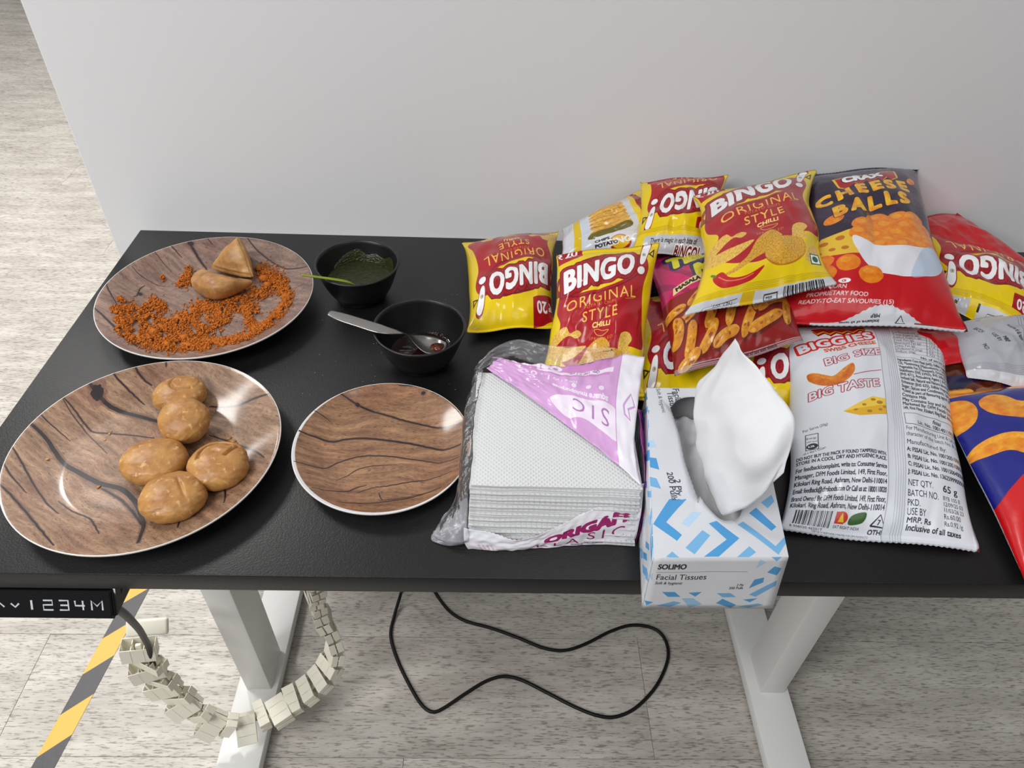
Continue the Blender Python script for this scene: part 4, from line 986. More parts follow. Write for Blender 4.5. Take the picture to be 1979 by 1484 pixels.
# orange crumb heaps: thousands of grains in one object
def lumps(name, items, mat, seed=1, sub=1):
    bm = bmesh.new(); bmesh.ops.create_icosphere(bm, subdivisions=sub, radius=1)
    B = np.array([v.co[:] for v in bm.verts]); F = np.array([[v.index for v in f.verts] for f in bm.faces]); bm.free()
    rs = np.random.RandomState(seed); V, FF = [], []
    for i, (x, y, z, sx, sy, sz, rot) in enumerate(items):
        q = B * (1 + .38 * (rs.rand(len(B), 1) - .5)) * (sx, sy, sz); c, s = math.cos(rot), math.sin(rot)
        q = np.stack([c * q[:, 0] - s * q[:, 1], s * q[:, 0] + c * q[:, 1], q[:, 2]], 1) + (x, y, z)
        V.append(q); FF.append(F + i * len(B))
    return np.vstack(V), np.vstack(FF)
def crumbs():
    strokes = [[(330, 870, 45), (480, 930, 80), (650, 960, 90), (850, 950, 90), (1000, 960, 70), (1150, 930, 40), (1350, 880, 45), (1480, 800, 50)],
               [(280, 730, 22), (430, 700, 50), (560, 640, 60), (650, 660, 40)], [(300, 800, 22), (450, 790, 45), (600, 740, 70)],
               [(560, 860, 90), (760, 800, 90), (900, 700, 45), (890, 630, 30)], [(900, 880, 80), (1000, 800, 70), (1100, 760, 60), (1120, 690, 55), (1000, 670, 45), (900, 640, 30)],
               [(1080, 680, 50), (1250, 610, 70), (1330, 680, 60), (1300, 780, 40), (1380, 820, 40)], [(1400, 400, 45), (1480, 440, 80), (1570, 520, 65), (1600, 620, 48), (1580, 700, 55), (1480, 790, 55)],
               [(1340, 560, 60), (1440, 545, 60)], [(640, 450, 22), (660, 455, 18)], [(770, 495, 35), (850, 440, 55), (850, 390, 30)], [(320, 640, 22), (360, 655, 26)], [(1180, 960, 30), (1300, 930, 45), (1380, 830, 40)]]
    rs = np.random.RandomState(2); items = []
    for st in strokes:
        p = resample(np.array([(a, b, 0, w) for a, b, w in st], float), 60)
        L = np.linalg.norm(np.diff(p[:, :2], axis=0), axis=1).sum()
        area = L * p[:, 3].mean() * 2
        for _ in range(int(area * .05)):
            k = rs.randint(60); w = p[k, 3]; a, b = rs.normal(0, .5, 2)
            x, y = p[k, 0] + a * w, p[k, 1] + b * w
            if fbm(np.array([x * .012]), np.array([y * .012]), 4, 2)[0] < -.26: continue
            q = px(150 + x * Z1, 420 + y * Z1, ZT + .012)
            d = max(0, 1 - math.hypot(a, b) * .7)
            r = rs.choice([.0005, .0008, .0011, .0017], p=[.36, .36, .22, .06])
            z = top1_z(q[0], q[1]) + r * .5 + rs.rand() * .0045 * d
            items.append((q[0], q[1], z, r * rs.uniform(.8, 1.5), r * rs.uniform(.8, 1.3), r * rs.uniform(.7, 1.1), rs.rand() * 6))
    for x, y, a, b, h in ((840, 975, .0105, .0045, .0032), (690, 980, .0065, .005, .0045), (580, 860, .008, .0055, .0045), (1420, 450, .0085, .007, .0045), (1450, 500, .006, .005, .004), (640, 820, .006, .004, .003), (760, 750, .005, .004, .0035), (1590, 600, .0055, .005, .004), (1380, 380, .006, .006, .004), (470, 930, .005, .003, .003), (1540, 700, .005, .004, .0035), (810, 900, .007, .005, .004)):
        q = px(150 + x * Z1, 420 + y * Z1, ZT + .012); items.append((q[0], q[1], top1_z(q[0], q[1]) + h * .6, a, b, h, -.15))
    V, F = lumps('crumb', items, None, 3)
    o = mesh_obj('spice_crumbs', V, F, plain('orange_spice', (200, 114, 44), .8, .12, vary=.35, vscale=260, bump=.4, bscale=900), None, True)
    tag(o, 'orange spicy crumb mix spread over the dinner plate', 'crumbs', None, 'stuff')
    # stray flakes of crust on the other plate
    it = []
    for x, y, s in ((305, 690, .0026), (620, 845, .0028), (660, 545, .002), (690, 505, .002), (700, 490, .0016), (1480, 555, .004), (1455, 535, .003), (1500, 570, .0028), (1040, 1075, .002), (1010, 1070, .0016)):
        q = px(x * Z2, 680 + y * Z2, ZT + .011); z = ZT + top2(math.hypot(q[0] - P2[0], q[1] - P2[1])); it.append((q[0], q[1], z + s * .25, s, s * .6, s * .3, x))
    V, F = lumps('flake', it, None, 5)
    o = mesh_obj('crust_flakes', V, F, M_KACH, None, True); tag(o, 'few tiny golden crust flakes beside the kachori', 'flakes', None, 'stuff')
    # specks of spilt dust on the desk
    it = []
    rs = np.random.RandomState(9)
    for _ in range(70):
        q = px(rs.uniform(560, 900), rs.uniform(560, 800), ZT); s = rs.uniform(.0002, .0006)
        if all(math.hypot(q[0] - c_[0], q[1] - c_[1]) > r_ for c_, r_ in ((P1, .14), (P2, .14), (P3, .1), ((.357, .44), .05), ((.451, .306), .05))): it.append((q[0], q[1], ZT + s * .3, s, s, s * .4, 0))
    V, F = lumps('speck', it, None, 7)
    o = mesh_obj('dust_specks', V, F, plain('pale_dust', (170, 165, 155), .8), None, True); tag(o, 'tiny pale specks of dust scattered on the desk top', 'dust', None, 'stuff')
crumbs()

# ------------------------------------------------------------------ bowls, chutneys and spoons
M_BOWL = plain('black_melamine', (17, 17, 18), .38, .5, bump=.04, bscale=500)
BR, BH = .0558, .0545
def bowl_in(z):     # inner radius at height z above the table
    k = np.clip((z - .006) / (BH - .006), 0, 1); return .031 + (BR - .003 - .031) * k ** .62
def bowl(c, label):
    prof = [(0, .006), (.02, .006), (.029, .0062)]
    for z in np.linspace(.0075, BH - .0012, 14): prof.append((float(bowl_in(z)), z))
    prof += [(BR - .0018, BH), (BR - .0004, BH - .0006), (BR, BH - .0022), (BR - .0012, BH - .0042)]
    for z in np.linspace(BH - .007, .004, 12): prof.append((float(bowl_in(z)) + .0026 if z > .008 else .0345, z))
    prof += [(.0315, .0), (.0285, .0), (.027, .0022), (0, .0022)]
    o = lathe('dip_bowl', prof, (c[0], c[1], ZT), M_BOWL, None, 96); tag(o, label, 'bowl', 'black dip bowls')
B1, B2 = (.3568, .4440), (.4507, .3095)
bowl(B1, 'black bowl holding green chutney and a green spoon'); bowl(B2, 'black bowl holding brown sauce and a steel spoon')
def chutney(c, level, mat, name, label, smear):
    """Surface disc plus what clings to the wall of the bowl."""
    V, F = [], []; seg = 96; rings = 14; R0 = float(bowl_in(level)) - .0004
    for i in range(rings + 1):
        for k in range(seg):
            a = 2 * math.pi * k / seg; r = R0 * i / rings
            V.append((c[0] + r * math.cos(a), c[1] + r * math.sin(a), ZT + level + .0005 * float(noise2(np.array(r * 200 * math.cos(a)), np.array(r * 200 * math.sin(a)), 3)) + (.0008 * (i / rings) ** 6)))
    for i in range(rings):
        for k in range(seg): F.append((i * seg + k, (i + 1) * seg + k, (i + 1) * seg + (k + 1) % seg, i * seg + (k + 1) % seg))
    base = len(V); nz = 26
    a0, a1, hmax = smear
    n_a = 90
    for j in range(nz):
        for k in range(n_a):
            f = k / (n_a - 1); a = a0 + (a1 - a0) * f
            top = hmax * (math.sin(math.pi * min(max(f, 0), 1)) ** .5) * (.72 + .5 * float(noise2(np.array(f * 7), np.array(1.3), 8)))
            z = level - .001 + max(top, .0005) * j / (nz - 1)
            t = max(.0002, .0011 + .0013 * float(fbm(np.array(f * 26), np.array(j * .55), 12, 3))) * (1 - (j / (nz - 1)) ** 4)
            r = float(bowl_in(z)) - t - .0003
            V.append((c[0] + r * math.cos(a), c[1] + r * math.sin(a), ZT + z))
    for j in range(nz - 1):
        for k in range(n_a - 1): F.append((base + j * n_a + k, base + j * n_a + k + 1, base + (j + 1) * n_a + k + 1, base + (j + 1) * n_a + k))
    o = mesh_obj(name, V, F, mat, None, True); tag(o, label, 'chutney', None, 'stuff')
M_GREEN = plain('green_chutney', (44, 50, 15), .3, .5, vary=.4, vscale=200, bump=.5, bscale=420)
M_TAMA = plain('tamarind_sauce', (34, 14, 9), .12, .5, coat=.5, vary=.3, vscale=120)
chutney(B1, .026, M_GREEN, 'green_chutney', 'dark green herb chutney half filling a black bowl', (-.25, 2.6, .021))
chutney(B2, .0135, M_TAMA, 'tamarind_sauce', 'thin dark brown tamarind sauce at the bottom of a black bowl', (-.3, 1.5, .006))
def spoon(name, ctr, widths, cup, mat, thick, label, seed=0, arch=.0):
    """Centre line (world points) with widths; cup lowers the middle of the section."""
    p = resample(catmull(np.hstack([np.array(ctr), np.array(widths)[:, None], np.array(cup)[:, None]]), 8), 70)
    t = np.gradient(p[:, :3], axis=0); t /= np.linalg.norm(t, axis=1)[:, None]
    side = np.cross(t, np.array([0, 0, 1.0])); side /= np.linalg.norm(side, axis=1)[:, None]; up = np.cross(side, t)
    m = 13; G = np.zeros((70, m, 3))
    for j in range(m):
        s = 2 * j / (m - 1) - 1
        G[:, j] = p[:, :3] + side * (s * p[:, 3] / 2)[:, None] - up * (p[:, 4] * (1 - s * s))[:, None] + up * (arch * (1 - s * s))
    return grid_solid(name, G[:, ::-1] if np.dot(np.cross(side[0], t[0]), [0, 0, 1]) < 0 else G, mat, None, thick)
g = [px(582, 531, ZT + .0615), px(615, 535, ZT + .0592), px(650, 540, ZT + .0560), px(675, 545, ZT + .0500), px(692, 553, ZT + .0385), px(712, 556, ZT + .031), px(736, 551, ZT + .0285), px(748, 547, ZT + .029)]
o = spoon('green_plastic_spoon', g, [.0035, .0042, .0048, .0056, .007, .016, .015, .004], [0, 0, 0, 0, .0005, .003, .003, .0005], plain('green_plastic', (120, 138, 22), .35, .5), .0016, '', 0, .0006)
tag(o, 'small green plastic spoon dipped in the green chutney', 'spoon')
M_STEEL = plain('stainless_steel', (158, 155, 152), .3, .5, 1.0, bump=.03, bscale=300)
s_ = [px(636, 604, ZT + .0615), px(660, 612, ZT + .0605), px(695, 623, ZT + .0590), px(738, 636, ZT + .0570), px(770, 641, ZT + .0500), px(784, 645, ZT + .040), px(800, 655, ZT + .0285), px(822, 663, ZT + .0215), px(845, 668, ZT + .0195), px(862, 666, ZT + .0215)]
o = spoon('steel_spoon', s_, [.0095, .0145, .0155, .0155, .009, .0055, .018, .031, .029, .008], [0, 0, 0, 0, .0003, .0006, .003, .0055, .005, .001], M_STEEL, .0014, '', 0, .001)
tag(o, 'stainless steel spoon resting in the brown sauce bowl', 'spoon')
q = px(846, 668, ZT + .022)
V = []; F = []; seg = 40
V.append((q[0], q[1], ZT + .0195))
for k in range(seg):
    a = 2 * math.pi * k / seg; V.append((q[0] + .0098 * math.cos(a), q[1] + .0085 * math.sin(a), ZT + .0197))
F = [(0, 1 + k, 1 + (k + 1) % seg) for k in range(seg)]
V += [(x, y, z - .003) for x, y, z in V[:1]]; F += [(seg + 1, 1 + (k + 1) % seg, 1 + k) for k in range(seg)]
o = mesh_obj('sauce_in_spoon', V, F, plain('tamarind_spoonful', (92, 34, 14), .1, .5, coat=.5)); tag(o, 'reddish brown spoonful of sauce held in the steel spoon', 'sauce', None, 'stuff')

# ------------------------------------------------------------------ napkins in a torn packet
def napkin_material():
    m, nt, b = new_mat('embossed_tissue_paper')
    b.inputs['Base Color'].default_value = srgb((208, 210, 211)); b.inputs['Roughness'].default_value = .9; b.inputs['Specular IOR Level'].default_value = .15
    tc = N(nt, 'ShaderNodeTexCoord'); mp = N(nt, 'ShaderNodeMapping'); mp.inputs['Rotation'].default_value = (0, 0, math.radians(45))
    nt.links.new(tc.outputs['Object'], mp.inputs['Vector'])
    w1 = N(nt, 'ShaderNodeTexWave', bands_direction='X'); w2 = N(nt, 'ShaderNodeTexWave', bands_direction='Y')
    for w in (w1, w2): w.inputs['Scale'].default_value = 88; nt.links.new(mp.outputs[0], w.inputs['Vector'])
    a = N(nt, 'ShaderNodeMath', operation='MULTIPLY'); nt.links.new(w1.outputs['Fac'], a.inputs[0]); nt.links.new(w2.outputs['Fac'], a.inputs[1])
    bp = N(nt, 'ShaderNodeBump'); bp.inputs['Strength'].default_value = .55; bp.inputs['Distance'].default_value = .0012
    nt.links.new(a.outputs[0], bp.inputs['Height']); nt.links.new(bp.outputs[0], b.inputs['Normal'])
    return m
M_NAP = napkin_material(); M_PLY = plain('napkin_edge', (222, 222, 222), .9, .1, bump=.15, bscale=400)
def napkins():
    n = 30; zt0, zt1 = ZT + .0008, .7945; th = (zt1 - zt0) / n
    bm = bmesh.new(); bm_box(bm, (-.08, -.079, 0), (.08, .079, th * 1.0), th * .2, 2)
    bmesh.ops.subdivide_edges(bm, edges=[e for e in bm.edges if e.calc_length() > .1], cuts=5)
    vs = [tuple(v.co) for v in bm.verts]; bm.verts.index_update(); fs = [[v.index for v in f.verts] for f in bm.faces]; bm.free()
    V = np.array(vs); side = np.array([1 if V[f][:, 2].mean() < th * .9 else 0 for f in fs], np.int32)
    rs = np.random.RandomState(4); meshes = []
    for k in range(4):
        W_ = V.copy(); W_[:, 2] += th * .28 * noise2(V[:, 0] * 22 + k * 7, V[:, 1] * 14, k); W_[:, 1] += .0012 * noise2(V[:, 0] * 30 + k * 5, V[:, 2] * 0, k + 9)
        me = bpy.data.meshes.new('paper_napkin'); me.from_pydata(W_.tolist(), [], fs); me.materials.append(M_NAP); me.materials.append(M_PLY); me.polygons.foreach_set('material_index', side); me.polygons.foreach_set('use_smooth', np.ones(len(fs), bool)); me.update(); meshes.append(me)
    for i in range(n):
        o = bpy.data.objects.new('paper_napkin', meshes[i % 4]); COL.objects.link(o)
        f = i / (n - 1)
        yf = .0385 + (.0575 - .0385) * f ** .8; o.location = (.6005 + rs.uniform(-.0012, .0012) + .001 * f, yf + .079 + rs.uniform(-.0012, .0012), zt0 + th * i)
        o.rotation_euler.z = -.02 + rs.uniform(-.008, .008)
        tag(o, 'white embossed napkin on top of the stack, half covered by the pink flap' if i == n - 1 else 'white paper napkin showing only its folded edge in the packet stack', 'napkin', 'napkins in the torn packet')
napkins()
def flap_canvas():
    c = Canvas(20, 12, 40, (206, 158, 208))
    PINK, W_ = (176, 110, 180), (232, 220, 236)
    c.tint(lambda x, y, a: a * (1 + .08 * fbm(x * .25, y * .25, 3, 3)[..., None].astype(np.float32)))
    c.rect(0, 9.2, 16, 12, (198, 134, 192)); c.rect(6, 9.6, 16.4, 10.3, W_); c.text('Qty. 100 = 1 ply', 14.6, 10.2, .6, (120, 90, 130), .02, 0, math.pi)
    c.poly([(8.2, 3.0), (10, 5.0), (14, 5.7), (17.2, 5.4), (17.2, 2.2), (13.0, 2.6), (10.4, 1.4)], W_, smooth=5)
    c.text('SIC', 16.4, 4.9, 2.7, (170, 120, 176), .0, 0, math.pi - .03, 1.5)
    c.text('square multipurpose', 16.2, 6.4, .95, W_, .03, 0, math.pi - .04); c.text('1.0 L', 8.4, 8.6, 2.2, W_, -.005, 0, math.pi - .1, 1.3); c.text('100 x 1 ply', 12.0, 8.3, .8, W_, .01, 0, math.pi)
    for x in (11.5, 13.5, 15.2): c.ell(x, 7.4, .35, .35, W_)
    for o, col in ((.06, W_),): c.text('ORIGAMI', 9.5, 11.7, 1.9, col, o, .1, math.pi - .05, 1.05)
    c.rect(17.2, 0, 20, 12, (226, 222, 232)); c.rect(17.15, 0, 17.25, 12, (190, 140, 196))
    c.line([(18.2, 6.2), (19.0, 7.6), (19.6, 6.6), (18.8, 6.0), (19.2, 5.2), (18.4, 5.4)], .25, (190, 150, 200), closed=True)
    return c
def front_canvas():
    c = Canvas(17, 6, 44, (232, 228, 234))
    MG = (150, 30, 96)
    c.text('ORIGAMI', 7.6, 2.0, 2.1, MG, .06, .15, .13, 1.02)
    c.text('KLA', 6.8, .35, 1.7, MG, .0, 0, .05, 1.35, sx=1.2); c.text('SIC', 11.9, 1.0, 2.0, MG, -.005, 0, .02, 1.5); c.ell(15.9, 2.9, .09, .09, MG)
    c.text('www.origamitissues.in  Square 100 pulls', 10.4, .22, .42, (90, 40, 80), .02, 0, .02)
    for i in range(4): c.text('Best before use by', 1.2 + i * .4, 1.9, .34, (176, 120, 150), .01, 0, -1.5)
    c.poly([(0, 6), (3.4, 6), (5.6, 2.4), (0, 3.2)], (236, 240, 248), .6)
    return c
pk = empty('napkin_packet', (.60, .12, ZT)); tag(pk, 'torn pink and white plastic packet wrapped around white napkins', 'packet')
def wrinkle(G, amp, fx, fy, seed):
    n, m = G.shape[:2]; uu, vv = np.meshgrid(np.linspace(0, fx, m), np.linspace(0, fy, n))
    du = np.gradient(G, axis=1); dv = np.gradient(G, axis=0); nn = np.cross(du, dv); nn /= np.linalg.norm(nn, axis=2)[..., None] + 1e-12
    r = fbm(uu, vv, seed, 2) + .7 * (.25 - np.abs(noise2(uu * 1.7 + 3, vv * 1.3, seed + 4)))
    return G + nn * (amp * r)[..., None]
M_FLAP = printed('packet_flap_print', flap_canvas(), .3, .4, .25, 50); M_FRONT = printed('packet_front_print', front_canvas(), .3, .4, .2, 50)
M_CLEAR = film('clear_film', (240, 240, 246), .085, .1, 1.22)
M_MAG = plain('magenta_film', (176, 40, 150), .25, .5, coat=.4, bump=.2, bscale=60)
G = loft([[(940, 712, .7975), (1010, 758, .7975), (1090, 818, .7975), (1170, 878, .7975), (1240, 940, .7965)],
          [(952, 702, .799), (1035, 734, .804), (1120, 786, .806), (1195, 836, .804), (1226, 868, .801)],
          [(962, 692, .800), (1045, 716, .807), (1130, 745, .811), (1195, 765, .811), (1234, 770, .811)],
          [(948, 690, .799), (1030, 703, .806), (1115, 706, .810), (1195, 686, .814), (1246, 690, .817)]], 44, 70)
G = wrinkle(G, .0035, 7, 4, 3); G[..., 2] = np.maximum(G[..., 2], .7968)
grid_solid('pink_flap', G, M_FLAP, pk, .0003)
G = loft([[(905, 1061, .7312), (960, 1064, .7312), (1010, 1062, .7312), (1070, 1057, .7312), (1130, 1053, .7312), (1180, 1052, .7312), (1226, 1050, .7312)],
          [(897, 1045, .741), (952, 1050, .740), (1006, 1054, .738), (1066, 1044, .741), (1130, 1025, .750), (1185, 1013, .756), (1238, 998, .764)],
          [(896, 1020, .753), (950, 1030, .749), (1000, 1044, .744), (1060, 1027, .751), (1130, 992, .767), (1190, 966, .778), (1245, 934, .792)]], 30, 90)
zz = np.zeros(90); zz[::2] = .0012; G[-1, :, 2] += zz * (np.linspace(0, 1, 90) > .1)
G = wrinkle(G, .002, 9, 2, 6); G[..., 2] = np.maximum(G[..., 2], ZT + .0004)
grid_solid('front_wrap', G, M_FRONT, pk, .0003)
G = loft([[(1232, 790, .801), (1241, 860, .8005), (1246, 905, .798), (1247, 938, .794)], [(1246, 800, .775), (1250, 870, .772), (1252, 915, .768), (1246, 990, .765)], [(1260, 830, .740), (1256, 890, .738), (1250, 950, .735), (1229, 1050, .7315)]], 20, 30)
grid_solid('side_wrap', wrinkle(G, .002, 3, 2, 8), M_MAG, pk, .0003)
G = loft([[(934, 714, .798), (918, 800, .7975), (912, 880, .797), (908, 935, .795), (905, 990, .768), (903, 1048, .742)],
          [(922, 712, .797), (903, 795, .790), (895, 880, .785), (888, 945, .778), (878, 1010, .755), (868, 1050, .738)],
          [(917, 716, .790), (897, 800, .775), (893, 838, .768), (880, 955, .755), (850, 1010, .742), (833, 1036, .7325)]], 26, 60)
cf = grid_solid('clear_film', wrinkle(G, .0026, 6, 1.6, 5), M_CLEAR, pk, .0002); cf['label'] = 'loose crinkled clear film'
G = loft([[(926, 716, .798), (985, 692, .801), (1060, 712, .805), (1120, 706, .809), (1190, 688, .815)],
          [(918, 714, .799), (955, 682, .808), (1030, 686, .812), (1110, 690, .815), (1188, 680, .818)],
          [(916, 716, .799), (950, 676, .812), (1000, 656, .82), (1060, 667, .822), (1180, 672, .824)]], 24, 60)
grid_solid('clear_film', wrinkle(G, .004, 8, 2.5, 9), M_CLEAR, pk, .0002)
# film gusset lying flat at the corner of the packet
G = loft([[(905, 960, .757), (903, 1010, .747), (903, 1050, .7325)], [(862, 990, .746), (856, 1030, .738), (866, 1055, .7315)], [(850, 1010, .741), (833, 1036, .7335), (836, 1046, .7315)]], 16, 20)
grid_solid('clear_film', wrinkle(G, .003, 3, 3, 14), film('clear_film_seal', (226, 228, 240), .18, .12, 1.25), pk, .0003)

# ------------------------------------------------------------------ tissue box
BT = dict(FL=np.array([.675, -.029, .81]), FR=np.array([.790, -.0265, .81]), BR=np.array([.815, .184, .808]), BL=np.array([.701, .182, .808]))
BB = dict(FL=np.array([.678, -.0286, ZT + .0006]), FR=np.array([.798, -.0283, ZT + .0006]), BR=np.array([.818, .172, ZT + .0006]), BL=np.array([.698, .170, ZT + .0006]))
MID, LT, DK = (70, 150, 208), (176, 204, 230), (112, 172, 218)
CW, CL, CH = 12.0, 21.0, 8.0
def top_st(zx, zy):
    p = px(1200 + zx * .3774, 640 + zy * .3774, .809); t = (p[1] + .028) / .211; return ((p[0] - (.675 + .0255 * t)) / .1145, t)
def front_st(zx, zy):
    u, v = 1200 + zx * .3774, 640 + zy * .3774
    d = AX.T @ np.array([(u - IW / 2) / FPX, -(v - IH / 2) / FPX, 1.0]); p = CAM + d * (-.0287 - CAM[1]) / d[1]
    t = (p[2] - ZT) / .0795; return ((p[0] - (.678 - .003 * t)) / (.12 - .005 * t), t)
def box_top():
    c = Canvas(CW, CL, 40, (206, 209, 215))
    T = lambda q: [(a * CW, b * CL) for a, b in (top_st(*p) for p in q)]
    for q, col in (([(163, 985), (250, 845), (340, 842), (230, 975), (310, 1045), (285, 1075)], MID), ([(305, 985), (365, 920), (415, 925), (345, 1005)], LT), ([(328, 1110), (415, 1022), (455, 1050), (375, 1145)], DK),
                   ([(448, 985), (490, 968), (605, 1065), (480, 1175), (400, 1175), (540, 1070)], MID), ([(655, 935), (690, 910), (795, 1010), (770, 1030)], MID), ([(597, 990), (625, 975), (790, 1110), (840, 1060), (850, 1085), (805, 1155)], DK),
                   ([(715, 885), (770, 845), (785, 880), (750, 915)], DK), ([(228, 1155), (260, 1128), (312, 1172)], DK), ([(575, 1178), (655, 1108), (690, 1140), (640, 1175)], DK),
                   ([(125, 640), (180, 645), (195, 705), (140, 690)], MID), ([(100, 440), (145, 395), (130, 450), (105, 475)], MID), ([(130, 560), (165, 550), (180, 590), (135, 595)], LT), ([(140, 740), (180, 750), (205, 800), (150, 790)], DK),
                   ([(780, 700), (830, 640), (850, 690), (800, 760)], MID), ([(760, 500), (820, 440), (840, 500), (790, 560)], LT)): c.poly(T(q), col)
    K = (50, 54, 66)
    def tx(body, zx, zy, size, rot): a, b = top_st(zx, zy); c.text(body, a * CW, b * CL, size, K, .01, .08, rot, 1, sx=1.0)
    tx('Facial', 262, 288, 1.0, -1.42); tx('Tissues', 232, 305, 1.0, -1.42); tx('Soft & hygienic', 178, 288, .62, -1.42)
    tx('2 Ply', 272, 752, .85, -1.42); tx('200 Pulls', 232, 718, .85, -1.42)
    return c
def box_front():
    c = Canvas(CW, CH, 60, (216, 218, 223))
    T = lambda q: [(a * CW, b * CH) for a, b in (front_st(*p) for p in q)]
    for q, col in (([(655, 1325), (685, 1280), (735, 1270), (730, 1295)], MID), ([(690, 1228), (715, 1178), (748, 1195)], LT), ([(750, 1245), (790, 1215), (825, 1225), (800, 1260)], MID), ([(655, 1355), (800, 1285), (795, 1310), (690, 1365)], DK),
                   ([(210, 1337), (275, 1337), (305, 1362), (240, 1362)], MID), ([(345, 1342), (415, 1340), (380, 1362)], MID), ([(180, 1408), (270, 1385), (310, 1393), (250, 1415)], DK), ([(310, 1370), (370, 1370), (415, 1400), (350, 1418)], (150, 192, 224)),
                   ([(485, 1395), (520, 1372), (590, 1405), (560, 1420)], MID), ([(490, 1345), (560, 1345), (590, 1365), (520, 1365)], DK), ([(625, 1378), (700, 1372), (660, 1392)], MID), ([(600, 1412), (700, 1398), (730, 1405), (650, 1420)], DK), ([(120, 1380), (165, 1390), (130, 1405)], MID), ([(765, 1160), (835, 1130), (838, 1160), (800, 1190)], DK), ([(140, 1250), (165, 1240), (160, 1280)], LT)): c.poly(T(q), col)
    K = (30, 32, 40)
    def tx(body, zx, zy, zx2, size, off=.0, shear=0, align='l'):
        a, b = front_st(zx, zy); w = text_tris(body, 0, shear, 1)[0][:, 0].max() * size; want = abs(front_st(zx2, zy)[0] - a) * CW
        c.text(body, a * CW, b * CH, size, K, off, shear, 0, 1, align, want / w)
    tx('SOLIMO', 187, 1220, 333, 1.05, .03); a0, b0 = front_st(180, 1236); a1, b1 = front_st(650, 1240); c.line([(a0 * CW, b0 * CH), (a1 * CW, b1 * CH)], .05, (90, 92, 100))
    tx('Facial Tissues', 176, 1273, 436, 1.15, .01); tx('Soft & hygienic', 172, 1297, 314, .6, .01, .2); tx('2 Ply', 628, 1312, 592, .5, .01, 0, 'r'); tx('200 Pulls', 624, 1327, 552, .5, .01, 0, 'r')
    return c
def box_side(seed):
    c = Canvas(CL, CH, 24, (210, 213, 219)); r = random.Random(seed)
    for i in range(44):
        x, y = r.uniform(-1, CL), r.uniform(-1, CH); w, L = r.uniform(.7, 1.2), r.uniform(1.5, 4); s = r.choice([-1, 1]); col = r.choice([MID, DK, LT, DK])
        c.poly([(x, y), (x + w, y), (x + w + s * L * .7, y + L * .8), (x + s * L * .7, y + L * .8)], col)
    return c
tb = empty('tissue_box', (.745, .07, ZT)); tag(tb, 'white facial tissue box with blue chevrons overhanging the desk edge', 'tissue box')
M_CARD = plain('grey_card', (150, 150, 152), .8, .2)
MT, MF, MS, MS2 = printed('box_top_print', box_top(), .45, .1, .12, 25), printed('box_front_print', box_front(), .45, .1, .08, 25), printed('box_side_print', box_side(3), .45, .1, .1, 25), printed('box_end_print', box_side(9), .45, .1, .1, 25)
def panel(name, a, b, c_, d, mat, n=12, m=16, amp=.0012, seed=1):
    u, v = np.meshgrid(np.linspace(0, 1, m), np.linspace(0, 1, n)); u, v = u[..., None], v[..., None]
    G = (a * (1 - u) + b * u) * (1 - v) + (d * (1 - u) + c_ * u) * v
    nn = np.cross(b - a, d - a); nn /= np.linalg.norm(nn)
    w = (noise2(u[..., 0] * 3, v[..., 0] * 3, seed) * np.sin(np.pi * u[..., 0]) * np.sin(np.pi * v[..., 0]))[..., None]
    return grid_solid(name, G + nn * w * amp, mat, tb, .0006, mats_back=M_CARD)
panel('front_panel', BB['FL'], BB['FR'], BT['FR'], BT['FL'], MF, seed=2)
panel('side_panel', BB['BL'], BB['FL'], BT['FL'], BT['BL'], MS, amp=.004, seed=5); panel('side_panel', BB['FR'], BB['BR'], BT['BR'], BT['FR'], MS2, amp=.003, seed=6)
panel('end_panel', BB['BR'], BB['BL'], BT['BL'], BT['BR'], MS2, seed=7); panel('base_panel', BB['BL'], BB['BR'], BB['FR'], BB['FL'], M_CARD, amp=0)
